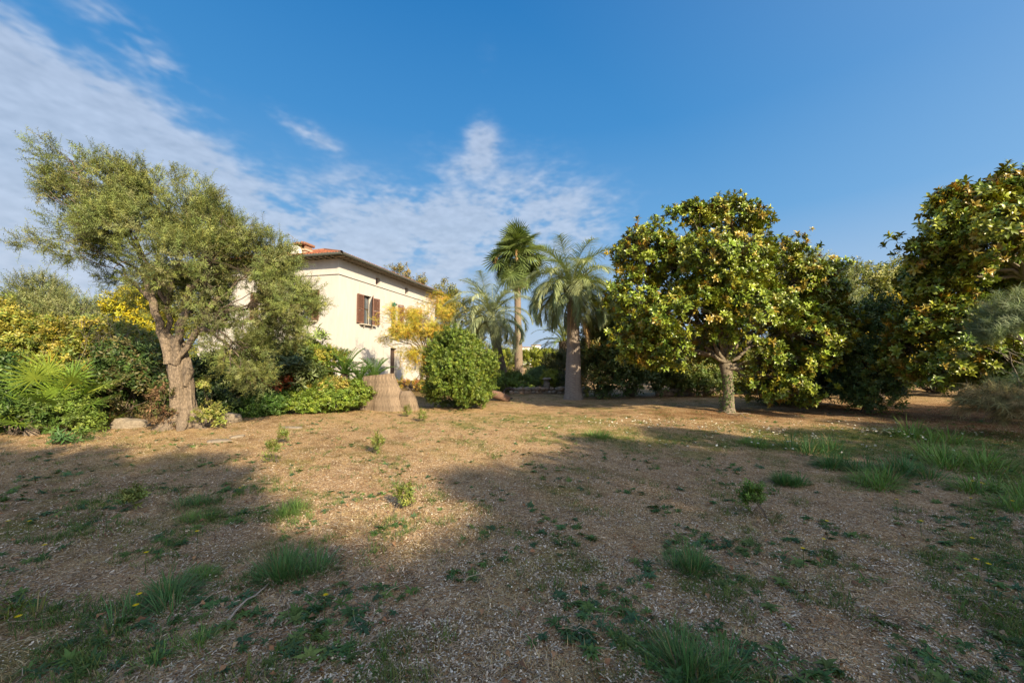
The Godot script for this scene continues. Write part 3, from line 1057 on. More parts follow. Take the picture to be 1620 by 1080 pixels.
	var roof := part("roof", s.mesh(), M.soffit, o)
	# rows of half round tiles on the four planes
	var tiles := Shape.new()
	var planes := [[d, a, Vector3(0, slope, -1)], [a, b, Vector3(-1, slope, 0)], [b, c, Vector3(0, slope, 1)], [c, d, Vector3(1, slope, 0)]]
	for pl in planes:
		var along: Vector3 = (pl[1] - pl[0]).normalized()
		var up: Vector3 = pl[2].normalized()
		var nrm: Vector3 = along.cross(up)
		if nrm.y < 0.0:
			nrm = -nrm
		var length: float = pl[0].distance_to(pl[1])
		var n := int(length / 0.21)
		for i in n:
			var u := (i + 0.5) * length / n
			var most := minf(minf(u, length - u), run) * sqrt(1.0 + slope * slope)
			var base: Vector3 = pl[0] + along * u
			var t := -0.06
			while t < most - 0.05:
				var t2 := minf(t + 0.42, most)
				var f := R(0.6, 1.2)
				tiles.col = Color(0.40 * f, 0.125 * f * R(0.85, 1.25), 0.055 * f * R(0.8, 1.3))
				var first := tiles.v.size()
				for e in 2:
					for w in 5:
						var an := PI * w / 4.0
						var rr := 0.105 - 0.015 * e
						tiles.vert(base + up * (t2 if e else t) + along * cos(an) * rr + nrm * (sin(an) * rr + 0.02 + (0.0 if e else 0.022)))
				for w in 4:
					tiles.quad(first + w, first + 5 + w, first + 6 + w, first + 1 + w)
				t += 0.36
	part("tiles", tiles.mesh(), M.tile, roof, true)
	s = Shape.new()
	for q in [[a, r1], [b, r2], [c, r2], [d, r1], [r1, r2]]:
		s.tube(PackedVector3Array([q[0] + Vector3.UP * 0.08, q[1] + Vector3.UP * 0.1]), PackedFloat32Array([0.11, 0.11]), 8)
	part("ridge_tiles", s.mesh(), M.ridge, roof)
	for k in int(rl / 0.45) + 2:
		s = Shape.new()
		s.box(Vector3(0.32, H + 0.04, 0.3 - k * 0.45), Vector3(0.66, 0.12, 0.09))
		part("rafter", s.mesh(), M.pale_wood, roof)
	for k in int(ll / 0.45) + 1:
		s = Shape.new()
		s.box(Vector3(-0.1 - k * 0.45, H + 0.042, 0.33), Vector3(0.09, 0.118, 0.64))
		part("rafter", s.mesh(), M.pale_wood, roof)
	for q in [[a, b, X], [a, d, Z]]:
		s = Shape.new()
		var g: Vector3 = q[2] * 0.07 - Vector3.UP * 0.0
		s.tube(PackedVector3Array([q[0] + g + (X if q[2] == Z else Z) * 0.06, q[1] + g]), PackedFloat32Array([0.095, 0.095]), 8)
		part("gutter", s.mesh(), M.zinc, roof)
	# chimney
	s = Shape.new()
	var cp := Vector3(-4.05, -0.5, -1.5)
	s.box(cp + Vector3(0, 9.35, 0), Vector3(0.85, 1.5, 0.7))
	s.box(cp + Vector3(0, 9.98, 0), Vector3(1.0, 0.09, 0.85))
	var ch := part("chimney", s.mesh(), M.plaster_pink, roof)
	s = Shape.new()
	for e in [-0.36, 0.36]:
		s.box(cp + Vector3(e, 10.22, 0), Vector3(0.12, 0.26, 0.66))
	s.box(cp + Vector3(0, 10.23, 0), Vector3(0.1, 0.27, 0.66))
	part("flue_brick", s.mesh(), M.brick, ch)
	for e in 5:
		s = Shape.new()
		s.tube(PackedVector3Array([cp + Vector3(-0.42 + e * 0.21, 10.42 + 0.05 * (1 if e & 1 else 0), -0.48), cp + Vector3(-0.42 + e * 0.21, 10.42 + 0.05 * (1 if e & 1 else 0), 0.48)]), PackedFloat32Array([0.12, 0.12]), 8)
		part("cap_tile", s.mesh(), M.ridge, ch)
	# dish and aerial, hung on the chimney
	var to := o.transform
	var dish := thing("satellite_dish", "white round satellite dish fixed to the villa's chimney", "satellite dish", to * (cp + Vector3(-0.12, 9.8, 0.52)))
	s = Shape.new()
	for ring in 5:
		for k in 20:
			var an := TAU * k / 20
			var rr := 0.46 * ring / 4.0
			s.vert(Vector3(cos(an) * rr * 0.75, sin(an) * rr, 0.30 * rr * rr))
	for ring in 4:
		for k in 20:
			s.quad(ring * 20 + k, ring * 20 + (k + 1) % 20, ring * 20 + 20 + (k + 1) % 20, ring * 20 + 20 + k)
	part("reflector", s.mesh(), M.white, dish, false, Vector3(0, 0, 0.12), Basis(Vector3.UP, 0.5) * Basis(Vector3.RIGHT, -0.25))
	s = Shape.new()
	s.tube(PackedVector3Array([Vector3(0, -0.35, 0.1), Vector3(0.1, -0.25, 0.35), Vector3(0.14, 0.02, 0.5)]), PackedFloat32Array([0.012, 0.012, 0.02]), 5)
	s.tube(PackedVector3Array([Vector3(0, 0, -0.2), Vector3(0, 0, 0.12)]), PackedFloat32Array([0.03, 0.03]), 6)
	part("arm", s.mesh(), M.zinc, dish)
	var mast := thing("tv_aerial", "thin metal television aerial standing beside the villa's chimney", "aerial", to * (cp + Vector3(-0.9, 8.9, 0.1)))
	s = Shape.new()
	s.tube(PackedVector3Array([Vector3.ZERO, Vector3(0, 2.2, 0)]), PackedFloat32Array([0.02, 0.015]), 6)
	part("mast", s.mesh(), M.zinc, mast)
	s = Shape.new()
	var bt := Basis(Vector3.UP, 0.5) * Basis(Vector3.BACK, -0.6)
	s.box(Vector3(0, 2.16, 0), Vector3(0.8, 0.02, 0.02), bt)
	for k in 6:
		s.box(Vector3(0, 2.16, 0) + bt * Vector3(-0.36 + k * 0.14, 0.012, 0), Vector3(0.012, 0.012, 0.34 - 0.03 * k), bt)
	part("boom", s.mesh(), M.zinc, mast)

# ---------------------------------------------------------------- the garden

func olive() -> void:
	var base := Vector3(-8.24, 0.00, -10.26)
	var o := thing("olive_tree", "big leaning old olive tree with grey green crown on the left of the lawn", "tree", base)
	var d := 10.1
	var pts := PackedVector3Array([Vector3(0.02, -0.15, 0), Vector3(0, 0.12, 0), Vector3(-0.04, 0.55, 0), Vector3(-0.10, 1.05, -0.02), Vector3(-0.18, 1.5, -0.02), Vector3(-0.27, 1.95, -0.01), Vector3(-0.33, 2.3, 0)])
	var rad := PackedFloat32Array([0.54, 0.37, 0.27, 0.24, 0.235, 0.19, 0.12])
	var p := PackedVector3Array()
	var r := PackedFloat32Array()
	for k in 43:
		var f := k / 7.0
		var i := mini(int(f), 5)
		p.append(pts[i].cubic_interpolate(pts[i + 1], pts[maxi(i - 1, 0)], pts[mini(i + 2, 6)], f - i))
		r.append(lerpf(rad[i], rad[i + 1], smoothstep(0.0, 1.0, f - i)))
	var s := Shape.new()
	s.tube(p, r, 48)
	for k in s.v.size():
		var q := s.v[k]
		var ring := mini(k / 48, 42)
		var a := atan2(q.z - p[ring].z, q.x - p[ring].x)
		var t := ring / 42.0
		var w := 0.16 * sin(a * 4.0 + t * 2.5) + 0.10 * sin(a * 9.0 - t * 3.0) + 0.05 * sin(a * 17.0 + t * 5.0) + 0.35 * noise3.get_noise_3d(q.x * 120.0, q.y * 60.0, q.z * 120.0)
		w *= lerpf(1.25, 0.6, t)
		s.v[k] = p[ring] + (q - p[ring]) * (1.0 + w)
	part("trunk", s.mesh(), M.olive_bark, o)
	var mains := [[Vector3(-8.52, 1.60, -10.08), Vector3(-9.27, 3.75, -10.10), 0.125], [Vector3(-8.40, 1.60, -10.05), Vector3(-8.04, 3.57, -10.00), 0.115], [Vector3(-8.38, 1.52, -10.10), Vector3(-7.24, 3.24, -9.90), 0.075], [Vector3(-8.59, 1.55, -10.20), Vector3(-8.99, 3.98, -10.40), 0.08]]
	for q in mains:
		s = Shape.new()
		s.tube(wiggle(q[0] - base, q[1] - base, 9, 0.025, 0.04), taper(9, q[2], 0.055), 14, 0.28, int(q[2] * 300.0))
		part("limb", s.mesh(), M.olive_bark, o)
	for k in 9:
		var a := k * 0.7 + 0.3
		s = Shape.new()
		s.tube(PackedVector3Array([Vector3(cos(a) * 0.22, 0.4, sin(a) * 0.22), Vector3(cos(a) * 0.42, 0.07, sin(a) * 0.42), Vector3(cos(a) * R(0.6, 0.85), -0.08, sin(a) * 0.75)]), PackedFloat32Array([0.11, 0.10, 0.05]), 8, 0.2, k)
		part("root", s.mesh(), M.olive_bark, o)
	s = Shape.new()
	s.tube(PackedVector3Array([Vector3(0.06, 1.05, 0.1), Vector3(0.12, 1.42, 0.1), Vector3(0.08, 1.6, 0.08)]), PackedFloat32Array([0.07, 0.12, 0.07]), 12, 0.25, 4)
	part("burl", s.mesh(), M.olive_bark, o)
	var lobes := [[Vector3(-11.16, 6.60, -10.00), Vector3(0.56, 0.53, 0.55)], [Vector3(-11.50, 5.90, -10.20), Vector3(0.57, 0.51, 0.54)], [Vector3(-10.07, 5.81, -9.80), Vector3(0.89, 0.70, 0.80)], [Vector3(-9.35, 5.78, -10.30), Vector3(1.09, 0.77, 0.93)], [Vector3(-11.11, 4.67, -10.20), Vector3(0.89, 0.41, 0.65)], [Vector3(-9.27, 4.49, -9.60), Vector3(1.17, 0.84, 1.00)], [Vector3(-8.42, 5.28, -10.40), Vector3(1.01, 0.94, 0.98)], [Vector3(-7.13, 4.82, -10.00), Vector3(0.69, 0.69, 0.69)], [Vector3(-7.12, 3.75, -9.40), Vector3(1.18, 0.94, 1.06)], [Vector3(-6.31, 3.93, -10.20), Vector3(0.83, 0.83, 0.83)], [Vector3(-5.58, 3.12, -10.20), Vector3(0.67, 0.57, 0.62)], [Vector3(-6.24, 2.82, -9.70), Vector3(0.94, 0.67, 0.80)], [Vector3(-8.25, 3.00, -10.50), Vector3(0.98, 0.72, 0.85)], [Vector3(-8.82, 3.41, -11.00), Vector3(1.13, 0.86, 1.00)], [Vector3(-6.59, 1.83, -9.70), Vector3(0.52, 0.64, 0.58)], [Vector3(-6.36, 1.34, -9.90), Vector3(0.37, 0.31, 0.34)], [Vector3(-5.95, 2.41, -10.40), Vector3(0.58, 0.39, 0.49)], [Vector3(-9.78, 3.85, -10.60), Vector3(0.89, 0.43, 0.66)], [Vector3(-6.93, 2.65, -9.50), Vector3(0.89, 0.59, 0.74)]]
	var made := foliage(o, "foliage", M.olive_sprigs, M.leaf_olive, lobes, 2650, 12, 0.19, [Color(0.135, 0.165, 0.05), Color(0.12, 0.155, 0.05), Color(0.17, 0.19, 0.06), Color(0.105, 0.13, 0.055), Color(0.15, 0.16, 0.075)], {"inner": 0.35, "gap": -0.14, "up": 0.35, "wild": 0.8, "rough": 0.5, "bury": 0.6})
	limbs(o, [Vector3(-8.56, 2.15, -10.10), Vector3(-8.92, 3.03, -10.10), Vector3(-8.23, 2.94, -10.00), Vector3(-8.80, 3.13, -10.25), Vector3(-7.84, 2.59, -10.00)], lobes, 0.055, M.limb_bark, made, 0.5, 0.008, 0.05)

func magnolia(called: String, label: String, base: Vector3, trunk: PackedVector3Array, tr: PackedFloat32Array, forks: Array, lobes: Array, clumps: int, palette: Array, opt := {}) -> Node3D:
	var o := thing(called, label, "tree", base)
	var s := Shape.new()
	s.tube(trunk, tr, 14, 0.10, 3)
	part("trunk", s.mesh(), M.magnolia_bark, o)
	var made := foliage(o, "foliage", M.rosettes, M.leaf_gloss, lobes, clumps, 4, 0.26, palette, opt)
	limbs(o, forks, lobes, 0.075, M.magnolia_bark, made, 0.45, 0.012, 0.04)
	return o

func trees() -> void:
	olive()
	var mp := [Color(0.11, 0.145, 0.022), Color(0.15, 0.175, 0.026), Color(0.08, 0.12, 0.022), Color(0.18, 0.19, 0.03), Color(0.13, 0.16, 0.025), Color(0.10, 0.14, 0.024), Color(0.16, 0.17, 0.028), Color(0.14, 0.18, 0.026), Color(0.12, 0.155, 0.024), Color(0.20, 0.15, 0.032)]
	for k in mp.size():
		mp[k] = Color(mp[k].r * 1.22, mp[k].g * 1.28, mp[k].b)
	# the magnolia on the lawn
	var b := Vector3(7.06, 0.00, -13.32)
	var o := magnolia("magnolia_tree", "round glossy leaved magnolia tree with ivy on its short trunk standing on the lawn", b,
		PackedVector3Array([Vector3(0, -0.1, 0), Vector3(0, 0.15, 0), Vector3(0.03, 0.7, 0), Vector3(0.0, 1.2, 0), Vector3(-0.05, 1.6, 0)]), PackedFloat32Array([0.26, 0.2, 0.16, 0.17, 0.19]), [Vector3(7.00, 1.44, -13.20), Vector3(6.96, 1.65, -13.20)],
		[[Vector3(5.87, 6.55, -13.20), Vector3(0.70, 0.33, 0.52)], [Vector3(7.18, 6.38, -13.30), Vector3(1.37, 0.62, 1.00)], [Vector3(8.30, 6.24, -13.40), Vector3(0.46, 0.34, 0.40)], [Vector3(4.52, 5.08, -13.00), Vector3(1.18, 0.81, 1.00)], [Vector3(4.03, 5.29, -13.40), Vector3(0.80, 0.63, 0.71)], [Vector3(6.27, 4.62, -12.40), Vector3(1.78, 1.08, 1.43)], [Vector3(8.65, 4.81, -13.20), Vector3(1.24, 0.91, 1.07)], [Vector3(8.87, 4.01, -12.80), Vector3(1.00, 0.80, 0.90)], [Vector3(10.91, 4.67, -13.50), Vector3(0.55, 0.51, 0.53)], [Vector3(10.33, 3.80, -13.40), Vector3(0.88, 0.84, 0.86)], [Vector3(4.02, 3.50, -12.80), Vector3(0.92, 1.08, 1.00)], [Vector3(5.18, 3.00, -12.00), Vector3(1.50, 0.90, 1.20)], [Vector3(7.16, 3.00, -12.00), Vector3(1.50, 0.97, 1.24)], [Vector3(9.18, 2.58, -12.60), Vector3(1.06, 0.87, 0.96)], [Vector3(4.68, 2.01, -13.60), Vector3(0.98, 0.55, 0.76)], [Vector3(7.21, 2.26, -14.40), Vector3(1.35, 0.58, 0.97)], [Vector3(8.62, 1.59, -13.00), Vector3(1.02, 0.57, 0.79)], [Vector3(9.14, 0.87, -13.20), Vector3(0.91, 0.74, 0.82)], [Vector3(8.23, 0.69, -13.40), Vector3(0.54, 0.46, 0.50)], [Vector3(4.04, 2.19, -12.80), Vector3(0.92, 0.72, 0.82)], [Vector3(5.00, 1.97, -12.70), Vector3(0.91, 0.48, 0.69)], [Vector3(10.36, 2.91, -13.00), Vector3(0.69, 0.93, 0.81)], [Vector3(9.95, 1.79, -13.00), Vector3(0.89, 0.73, 0.81)], [Vector3(6.14, 3.61, -12.20), Vector3(1.33, 0.95, 1.14)]],
		3000, mp, {"size": 0.78, "gap": -0.28, "inner": 0.4, "bury": 0.5, "up": 0.45, "rough": 0.4, "low": 0.25})
	var iv := Shape.new()
	for k in 340:
		var a := R(1.2, 5.2)
		var h := R(0.0, 1.25)
		iv.col = Color(0.08, 0.13, 0.03) * R(0.6, 1.4)
		var out := Vector3(cos(a), 0, sin(a))
		iv.leaf(out * R(0.19, 0.27) + Vector3.UP * h, (Vector3.DOWN + ball() * 0.8).normalized(), out, 0.06, 0.055)
	part("ivy", iv.mesh(), M.leaf, o, true)
	# the magnolia at the right edge
	magnolia("magnolia_tree", "tall spreading magnolia tree with rust tinted upper leaves at the right edge of the lawn", Vector3(14.04, 0.00, -10.67),
		PackedVector3Array([Vector3(0, -0.1, 0), Vector3(0, 0.2, 0), Vector3(-0.1, 1.2, 0), Vector3(-0.25, 2.4, 0), Vector3(-0.4, 3.4, 0)]), PackedFloat32Array([0.34, 0.26, 0.22, 0.2, 0.17]), [Vector3(13.58, 3.32, -10.40), Vector3(13.36, 3.81, -10.40), Vector3(13.50, 2.17, -10.40)],
		[[Vector3(12.85, 6.10, -10.20), Vector3(0.54, 0.45, 0.49)], [Vector3(11.91, 5.65, -10.40), Vector3(0.75, 0.58, 0.67)], [Vector3(11.05, 5.06, -10.40), Vector3(0.68, 0.49, 0.58)], [Vector3(11.81, 4.78, -9.80), Vector3(1.07, 0.74, 0.90)], [Vector3(10.70, 4.60, -10.60), Vector3(0.56, 0.40, 0.48)], [Vector3(12.11, 4.24, -10.80), Vector3(1.01, 0.44, 0.73)], [Vector3(13.70, 5.14, -10.40), Vector3(1.14, 1.14, 1.14)], [Vector3(11.44, 3.76, -11.00), Vector3(0.83, 0.45, 0.64)], [Vector3(14.20, 4.02, -11.40), Vector3(0.89, 0.53, 0.71)], [Vector3(11.42, 2.74, -11.20), Vector3(0.84, 0.63, 0.73)], [Vector3(11.97, 2.68, -10.60), Vector3(0.89, 0.66, 0.78)], [Vector3(11.63, 1.68, -10.80), Vector3(0.95, 0.78, 0.86)], [Vector3(12.87, 1.51, -11.00), Vector3(0.96, 0.76, 0.86)], [Vector3(12.47, 2.48, -10.20), Vector3(0.57, 0.57, 0.57)], [Vector3(11.42, 1.87, -11.60), Vector3(0.65, 0.80, 0.72)], [Vector3(13.96, 1.18, -10.80), Vector3(0.84, 0.84, 0.84)], [Vector3(14.83, 3.17, -11.80), Vector3(1.11, 0.81, 0.96)]],
		2300, [Color(0.17, 0.21, 0.026), Color(0.19, 0.23, 0.028), Color(0.13, 0.19, 0.028), Color(0.12, 0.185, 0.03), Color(0.22, 0.235, 0.03), Color(0.15, 0.20, 0.028), Color(0.19, 0.22, 0.03), Color(0.24, 0.18, 0.032)], {"size": 0.85, "gap": -0.22, "inner": 0.4, "up": 0.5, "rough": 0.35, "low": 0.45})
	# behind and beside
	var far_opt := {"size": 1.5, "gap": -0.25, "rough": 0.4}
	soft_tree("dense_tree", "grey green soft leaved tree showing over the round magnolia's right shoulder", Vector3(16.10, 0.69, -22.00), [[Vector3(14.97, 6.02, -21.00), Vector3(1.51, 1.38, 1.44)], [Vector3(16.19, 5.02, -21.00), Vector3(1.31, 1.31, 1.31)], [Vector3(14.85, 4.13, -22.00), Vector3(1.72, 2.06, 1.89)], [Vector3(17.21, 2.75, -22.00), Vector3(2.06, 2.06, 2.06)]], 1000, [Color(0.13, 0.16, 0.075), Color(0.15, 0.175, 0.085)], M.small_sprigs, 1.6)
	soft_tree("dense_tree", "yellow green domed tree between the two magnolias", Vector3(22.05, 0.60, -24.00), [[Vector3(22.02, 6.56, -24.00), Vector3(1.57, 0.90, 1.24)], [Vector3(21.14, 5.50, -24.00), Vector3(1.27, 1.27, 1.27)], [Vector3(23.43, 5.88, -24.00), Vector3(1.27, 1.12, 1.20)], [Vector3(22.22, 4.36, -24.00), Vector3(2.25, 1.88, 2.06)], [Vector3(20.15, 4.36, -24.00), Vector3(1.72, 2.25, 1.99)], [Vector3(22.12, 2.10, -24.00), Vector3(3.38, 2.25, 2.81)]], 1000, [Color(0.15, 0.165, 0.045), Color(0.12, 0.14, 0.045), Color(0.18, 0.18, 0.05)], M.broad_sprigs, 1.6)
	soft_tree("yellow_tree", "bright yellow leaved tree glimpsed behind the dark shrub on the right", Vector3(15.37, 1.17, -17.00), [[Vector3(14.97, 3.03, -17.00), Vector3(0.80, 0.58, 0.69)], [Vector3(16.03, 2.82, -17.00), Vector3(1.01, 0.69, 0.85)], [Vector3(16.89, 3.62, -17.50), Vector3(0.71, 0.66, 0.68)], [Vector3(15.80, 1.97, -17.00), Vector3(1.20, 0.80, 1.00)]], 330, [Color(0.30, 0.25, 0.02), Color(0.24, 0.22, 0.025), Color(0.34, 0.26, 0.02)], M.broad_sprigs, 1.2)
	bush("dark_shrub", "dark upright evergreen shrub between the two magnolias", "shrub", Vector3(11.61, 0.00, -13.32), [[Vector3(11.78, 2.52, -13.20), Vector3(0.70, 0.78, 0.74)], [Vector3(11.57, 1.49, -13.20), Vector3(0.95, 0.99, 0.97)], [Vector3(11.66, 0.67, -13.20), Vector3(0.95, 0.62, 0.78)], [Vector3(12.11, 3.15, -13.30), Vector3(0.42, 0.50, 0.46)]], M.broad_sprigs, M.leaf, 620, 7, 0.2, [Color(0.065, 0.11, 0.03), Color(0.085, 0.13, 0.03), Color(0.06, 0.10, 0.035), Color(0.12, 0.14, 0.03)], {"low": 0.12, "size": 0.9, "rough": 0.5})
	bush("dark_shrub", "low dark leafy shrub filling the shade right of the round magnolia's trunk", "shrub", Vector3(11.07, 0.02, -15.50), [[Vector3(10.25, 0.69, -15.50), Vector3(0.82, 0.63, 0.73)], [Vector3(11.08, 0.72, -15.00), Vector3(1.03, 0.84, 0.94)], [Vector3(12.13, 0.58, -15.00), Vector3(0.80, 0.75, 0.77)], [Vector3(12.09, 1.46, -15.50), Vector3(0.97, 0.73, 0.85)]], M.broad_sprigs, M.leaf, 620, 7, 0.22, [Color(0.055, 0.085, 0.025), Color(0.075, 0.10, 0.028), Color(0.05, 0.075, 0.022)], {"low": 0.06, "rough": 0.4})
	# hedges behind the lawn
	bush("hedge", "dark mixed hedge behind the round magnolia's left side", "hedge", Vector3(5.76, 0.05, -19.50), [[Vector3(5.19, 2.01, -19.00), Vector3(1.37, 1.78, 1.57)], [Vector3(6.99, 1.41, -19.50), Vector3(1.40, 1.22, 1.31)], [Vector3(4.32, 0.84, -18.50), Vector3(0.87, 0.87, 0.87)], [Vector3(5.95, 3.28, -20.00), Vector3(1.56, 1.56, 1.56)], [Vector3(5.56, 0.71, -18.80), Vector3(1.47, 0.47, 0.97)]], M.broad_sprigs, M.leaf, 950, 7, 0.3, [Color(0.05, 0.08, 0.02), Color(0.07, 0.095, 0.025), Color(0.04, 0.07, 0.02)], {"low": 0.1, "size": 1.35})
	bush("hedge", "sunlit green hedge behind the round magnolia's trunk", "hedge", Vector3(9.24, 0.12, -20.50), [[Vector3(8.95, 1.39, -20.50), Vector3(1.28, 1.09, 1.19)], [Vector3(10.48, 1.55, -21.00), Vector3(1.31, 1.25, 1.28)], [Vector3(12.41, 1.38, -21.50), Vector3(1.68, 1.34, 1.51)], [Vector3(7.79, 0.84, -20.00), Vector3(0.94, 0.75, 0.84)], [Vector3(9.96, 0.59, -20.00), Vector3(1.88, 0.44, 1.16)]], M.broad_sprigs, M.leaf, 950, 7, 0.3, [Color(0.11, 0.14, 0.03), Color(0.085, 0.125, 0.03), Color(0.14, 0.14, 0.03)], {"low": 0.1, "size": 1.35})
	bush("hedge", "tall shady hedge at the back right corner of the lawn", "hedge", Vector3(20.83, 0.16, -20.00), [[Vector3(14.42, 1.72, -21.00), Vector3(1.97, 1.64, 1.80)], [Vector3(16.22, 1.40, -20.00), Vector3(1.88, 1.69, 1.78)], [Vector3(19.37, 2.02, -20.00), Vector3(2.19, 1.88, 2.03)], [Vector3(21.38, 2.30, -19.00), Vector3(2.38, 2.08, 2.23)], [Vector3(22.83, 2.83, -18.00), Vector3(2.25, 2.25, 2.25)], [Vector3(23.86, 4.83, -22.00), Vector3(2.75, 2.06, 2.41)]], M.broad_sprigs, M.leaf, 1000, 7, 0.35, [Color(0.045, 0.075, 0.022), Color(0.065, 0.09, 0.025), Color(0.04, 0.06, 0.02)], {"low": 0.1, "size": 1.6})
	bush("reddish_shrub", "loose shrub with reddish and yellow leaves just right of the grey palm trunk", "shrub", Vector3(3.99, 0.18, -19.00), [[Vector3(4.00, 1.56, -19.00), Vector3(0.83, 1.31, 1.07)], [Vector3(3.48, 0.84, -18.60), Vector3(0.76, 0.70, 0.73)], [Vector3(4.44, 0.82, -19.00), Vector3(0.77, 0.65, 0.71)], [Vector3(4.30, 2.94, -19.60), Vector3(0.74, 0.92, 0.83)]], M.broad_sprigs, M.leaf, 420, 6, 0.25, [Color(0.10, 0.11, 0.025), Color(0.15, 0.10, 0.03), Color(0.07, 0.09, 0.025), Color(0.12, 0.12, 0.03)], {"low": 0.05, "size": 1.1})
	bush("round_bush", "dense rounded bright green bush beside the cut stump", "bush", Vector3(-2.01, 0.00, -15.21), [[Vector3(-1.87, 1.65, -14.60), Vector3(0.94, 1.00, 0.97)], [Vector3(-2.20, 1.02, -14.40), Vector3(0.85, 0.85, 0.85)], [Vector3(-1.45, 1.09, -14.50), Vector3(0.75, 0.86, 0.80)], [Vector3(-2.45, 0.58, -14.30), Vector3(0.58, 0.49, 0.54)], [Vector3(-1.77, 2.15, -14.70), Vector3(0.60, 0.60, 0.60)], [Vector3(-1.30, 0.53, -14.40), Vector3(0.54, 0.45, 0.49)], [Vector3(-1.86, 1.10, -14.20), Vector3(1.02, 1.02, 1.02)]], M.round_sprigs, M.leaf, 1900, 8, 0.15, [Color(0.085, 0.13, 0.018), Color(0.105, 0.15, 0.02), Color(0.07, 0.11, 0.018), Color(0.135, 0.165, 0.025)], {"low": 0.03, "bury": 0.3, "size": 0.9, "rough": 0.6, "inner": 0.6, "gap": -0.42, "wild": 0.9})
	# yellow wisteria in front of the villa
	var wb := Vector3(-5.64, 0.56, -25.00)
	wb.y = 0.0
	var wt := thing("wisteria", "golden yellow wisteria climbing in front of the villa's sunny side", "climber", wb)
	var wl := [[Vector3(-8.00, 4.53, -25.50), Vector3(0.80, 0.72, 0.76)], [Vector3(-6.97, 3.29, -25.00), Vector3(1.02, 0.70, 0.86)], [Vector3(-7.90, 2.92, -25.50), Vector3(0.64, 0.56, 0.60)], [Vector3(-4.90, 5.41, -26.00), Vector3(0.98, 0.89, 0.93)], [Vector3(-5.41, 3.68, -25.00), Vector3(1.25, 1.09, 1.17)], [Vector3(-4.56, 3.36, -26.00), Vector3(0.98, 1.38, 1.18)], [Vector3(-6.31, 2.11, -24.50), Vector3(0.84, 0.46, 0.65)], [Vector3(-4.97, 1.73, -24.50), Vector3(1.15, 0.92, 1.03)], [Vector3(-6.20, 4.53, -25.50), Vector3(0.64, 0.48, 0.56)], [Vector3(-4.24, 4.58, -26.00), Vector3(0.73, 0.98, 0.85)], [Vector3(-5.61, 0.98, -24.00), Vector3(1.12, 0.45, 0.79)]]
	var made := foliage(wt, "foliage", M.pinnates, M.leaf, wl, 1250, 4, 0.34, [Color(0.33, 0.255, 0.02), Color(0.30, 0.25, 0.025), Color(0.25, 0.235, 0.025), Color(0.37, 0.28, 0.02), Color(0.32, 0.18, 0.03), Color(0.20, 0.21, 0.03)], {"inner": 0.2, "gap": -0.12, "up": 0.2, "rough": 0.6, "size": 1.0})
	var st := Shape.new()
	st.tube(wiggle(Vector3(0, -0.1, 0), Vector3(0.1, 2.2, 0), 6, 0.04, 0.0), taper(6, 0.1, 0.07), 8, 0.2)
	part("stem", st.mesh(), M.grey_bark, wt)
	limbs(wt, [wb + Vector3(0.1, 2.2, 0)], wl, 0.05, M.grey_bark, made, 0.3, 0.012, 0.08)
	bush("orange_shrub", "small shrub turning yellow and orange in front of the villa's door", "shrub", Vector3(-5.47, 0.18, -22.00), [[Vector3(-6.16, 0.49, -22.00), Vector3(0.62, 0.24, 0.43)], [Vector3(-5.41, 0.28, -22.00), Vector3(0.89, 0.28, 0.58)], [Vector3(-4.42, 1.54, -22.50), Vector3(0.56, 0.56, 0.56)]], M.broad_sprigs, M.leaf, 90, 5, 0.22, [Color(0.26, 0.17, 0.03), Color(0.22, 0.19, 0.03), Color(0.30, 0.11, 0.03), Color(0.16, 0.15, 0.03)], {"low": 0.05, "gap": -0.2})
	# far trees over the roof
	soft_tree("roof_top_tree", "brownish tree top showing above the middle of the villa's roof", Vector3(-15.93, 2.77, -60.00), [[Vector3(-16.84, 14.12, -60.00), Vector3(1.88, 1.50, 1.69)], [Vector3(-14.66, 13.55, -60.00), Vector3(1.31, 0.94, 1.12)], [Vector3(-16.05, 11.27, -60.00), Vector3(2.81, 2.81, 2.81)], [Vector3(-18.83, 8.42, -60.00), Vector3(3.75, 3.75, 3.75)]], 260, [Color(0.14, 0.13, 0.04), Color(0.17, 0.13, 0.045)], M.broad_sprigs, 3.0)
	soft_tree("roof_end_tree", "brownish tree top just right of the villa's far roof corner", Vector3(-9.02, 2.68, -55.00), [[Vector3(-9.17, 10.81, -55.00), Vector3(1.20, 1.38, 1.29)], [Vector3(-8.13, 9.59, -55.00), Vector3(1.55, 1.72, 1.63)], [Vector3(-9.49, 7.86, -55.00), Vector3(2.06, 2.58, 2.32)], [Vector3(-6.90, 6.99, -55.00), Vector3(2.58, 2.92, 2.75)], [Vector3(-4.30, 4.40, -55.00), Vector3(3.44, 2.58, 3.01)]], 280, [Color(0.15, 0.14, 0.04), Color(0.12, 0.13, 0.04)], M.broad_sprigs, 2.8)

func soft_tree(called: String, label: String, base: Vector3, lobes: Array, clumps: int, palette: Array, meshes: Array, size: float) -> Node3D:
	base.y = 0.0
	var o := thing(called, label, "tree", base)
	var made := foliage(o, "foliage", meshes, M.leaf, lobes, clumps, 7, 0.28 * size, palette, {"size": size, "gap": -0.25, "rough": 0.4, "low": 0.1})
	var s := Shape.new()
	var top: Vector3 = lobes[0][0]
	s.tube(wiggle(Vector3(0, -0.1, 0), top - base - Vector3(0, lobes[0][1].y * 0.5, 0), 7, 0.02, 0.0), taper(7, 0.22, 0.07), 9, 0.1)
	part("trunk", s.mesh(), M.bark, o)
	limbs(o, [base + (top - base) * 0.55], lobes, 0.09, M.bark, made, 0.2, 0.02)
	return o

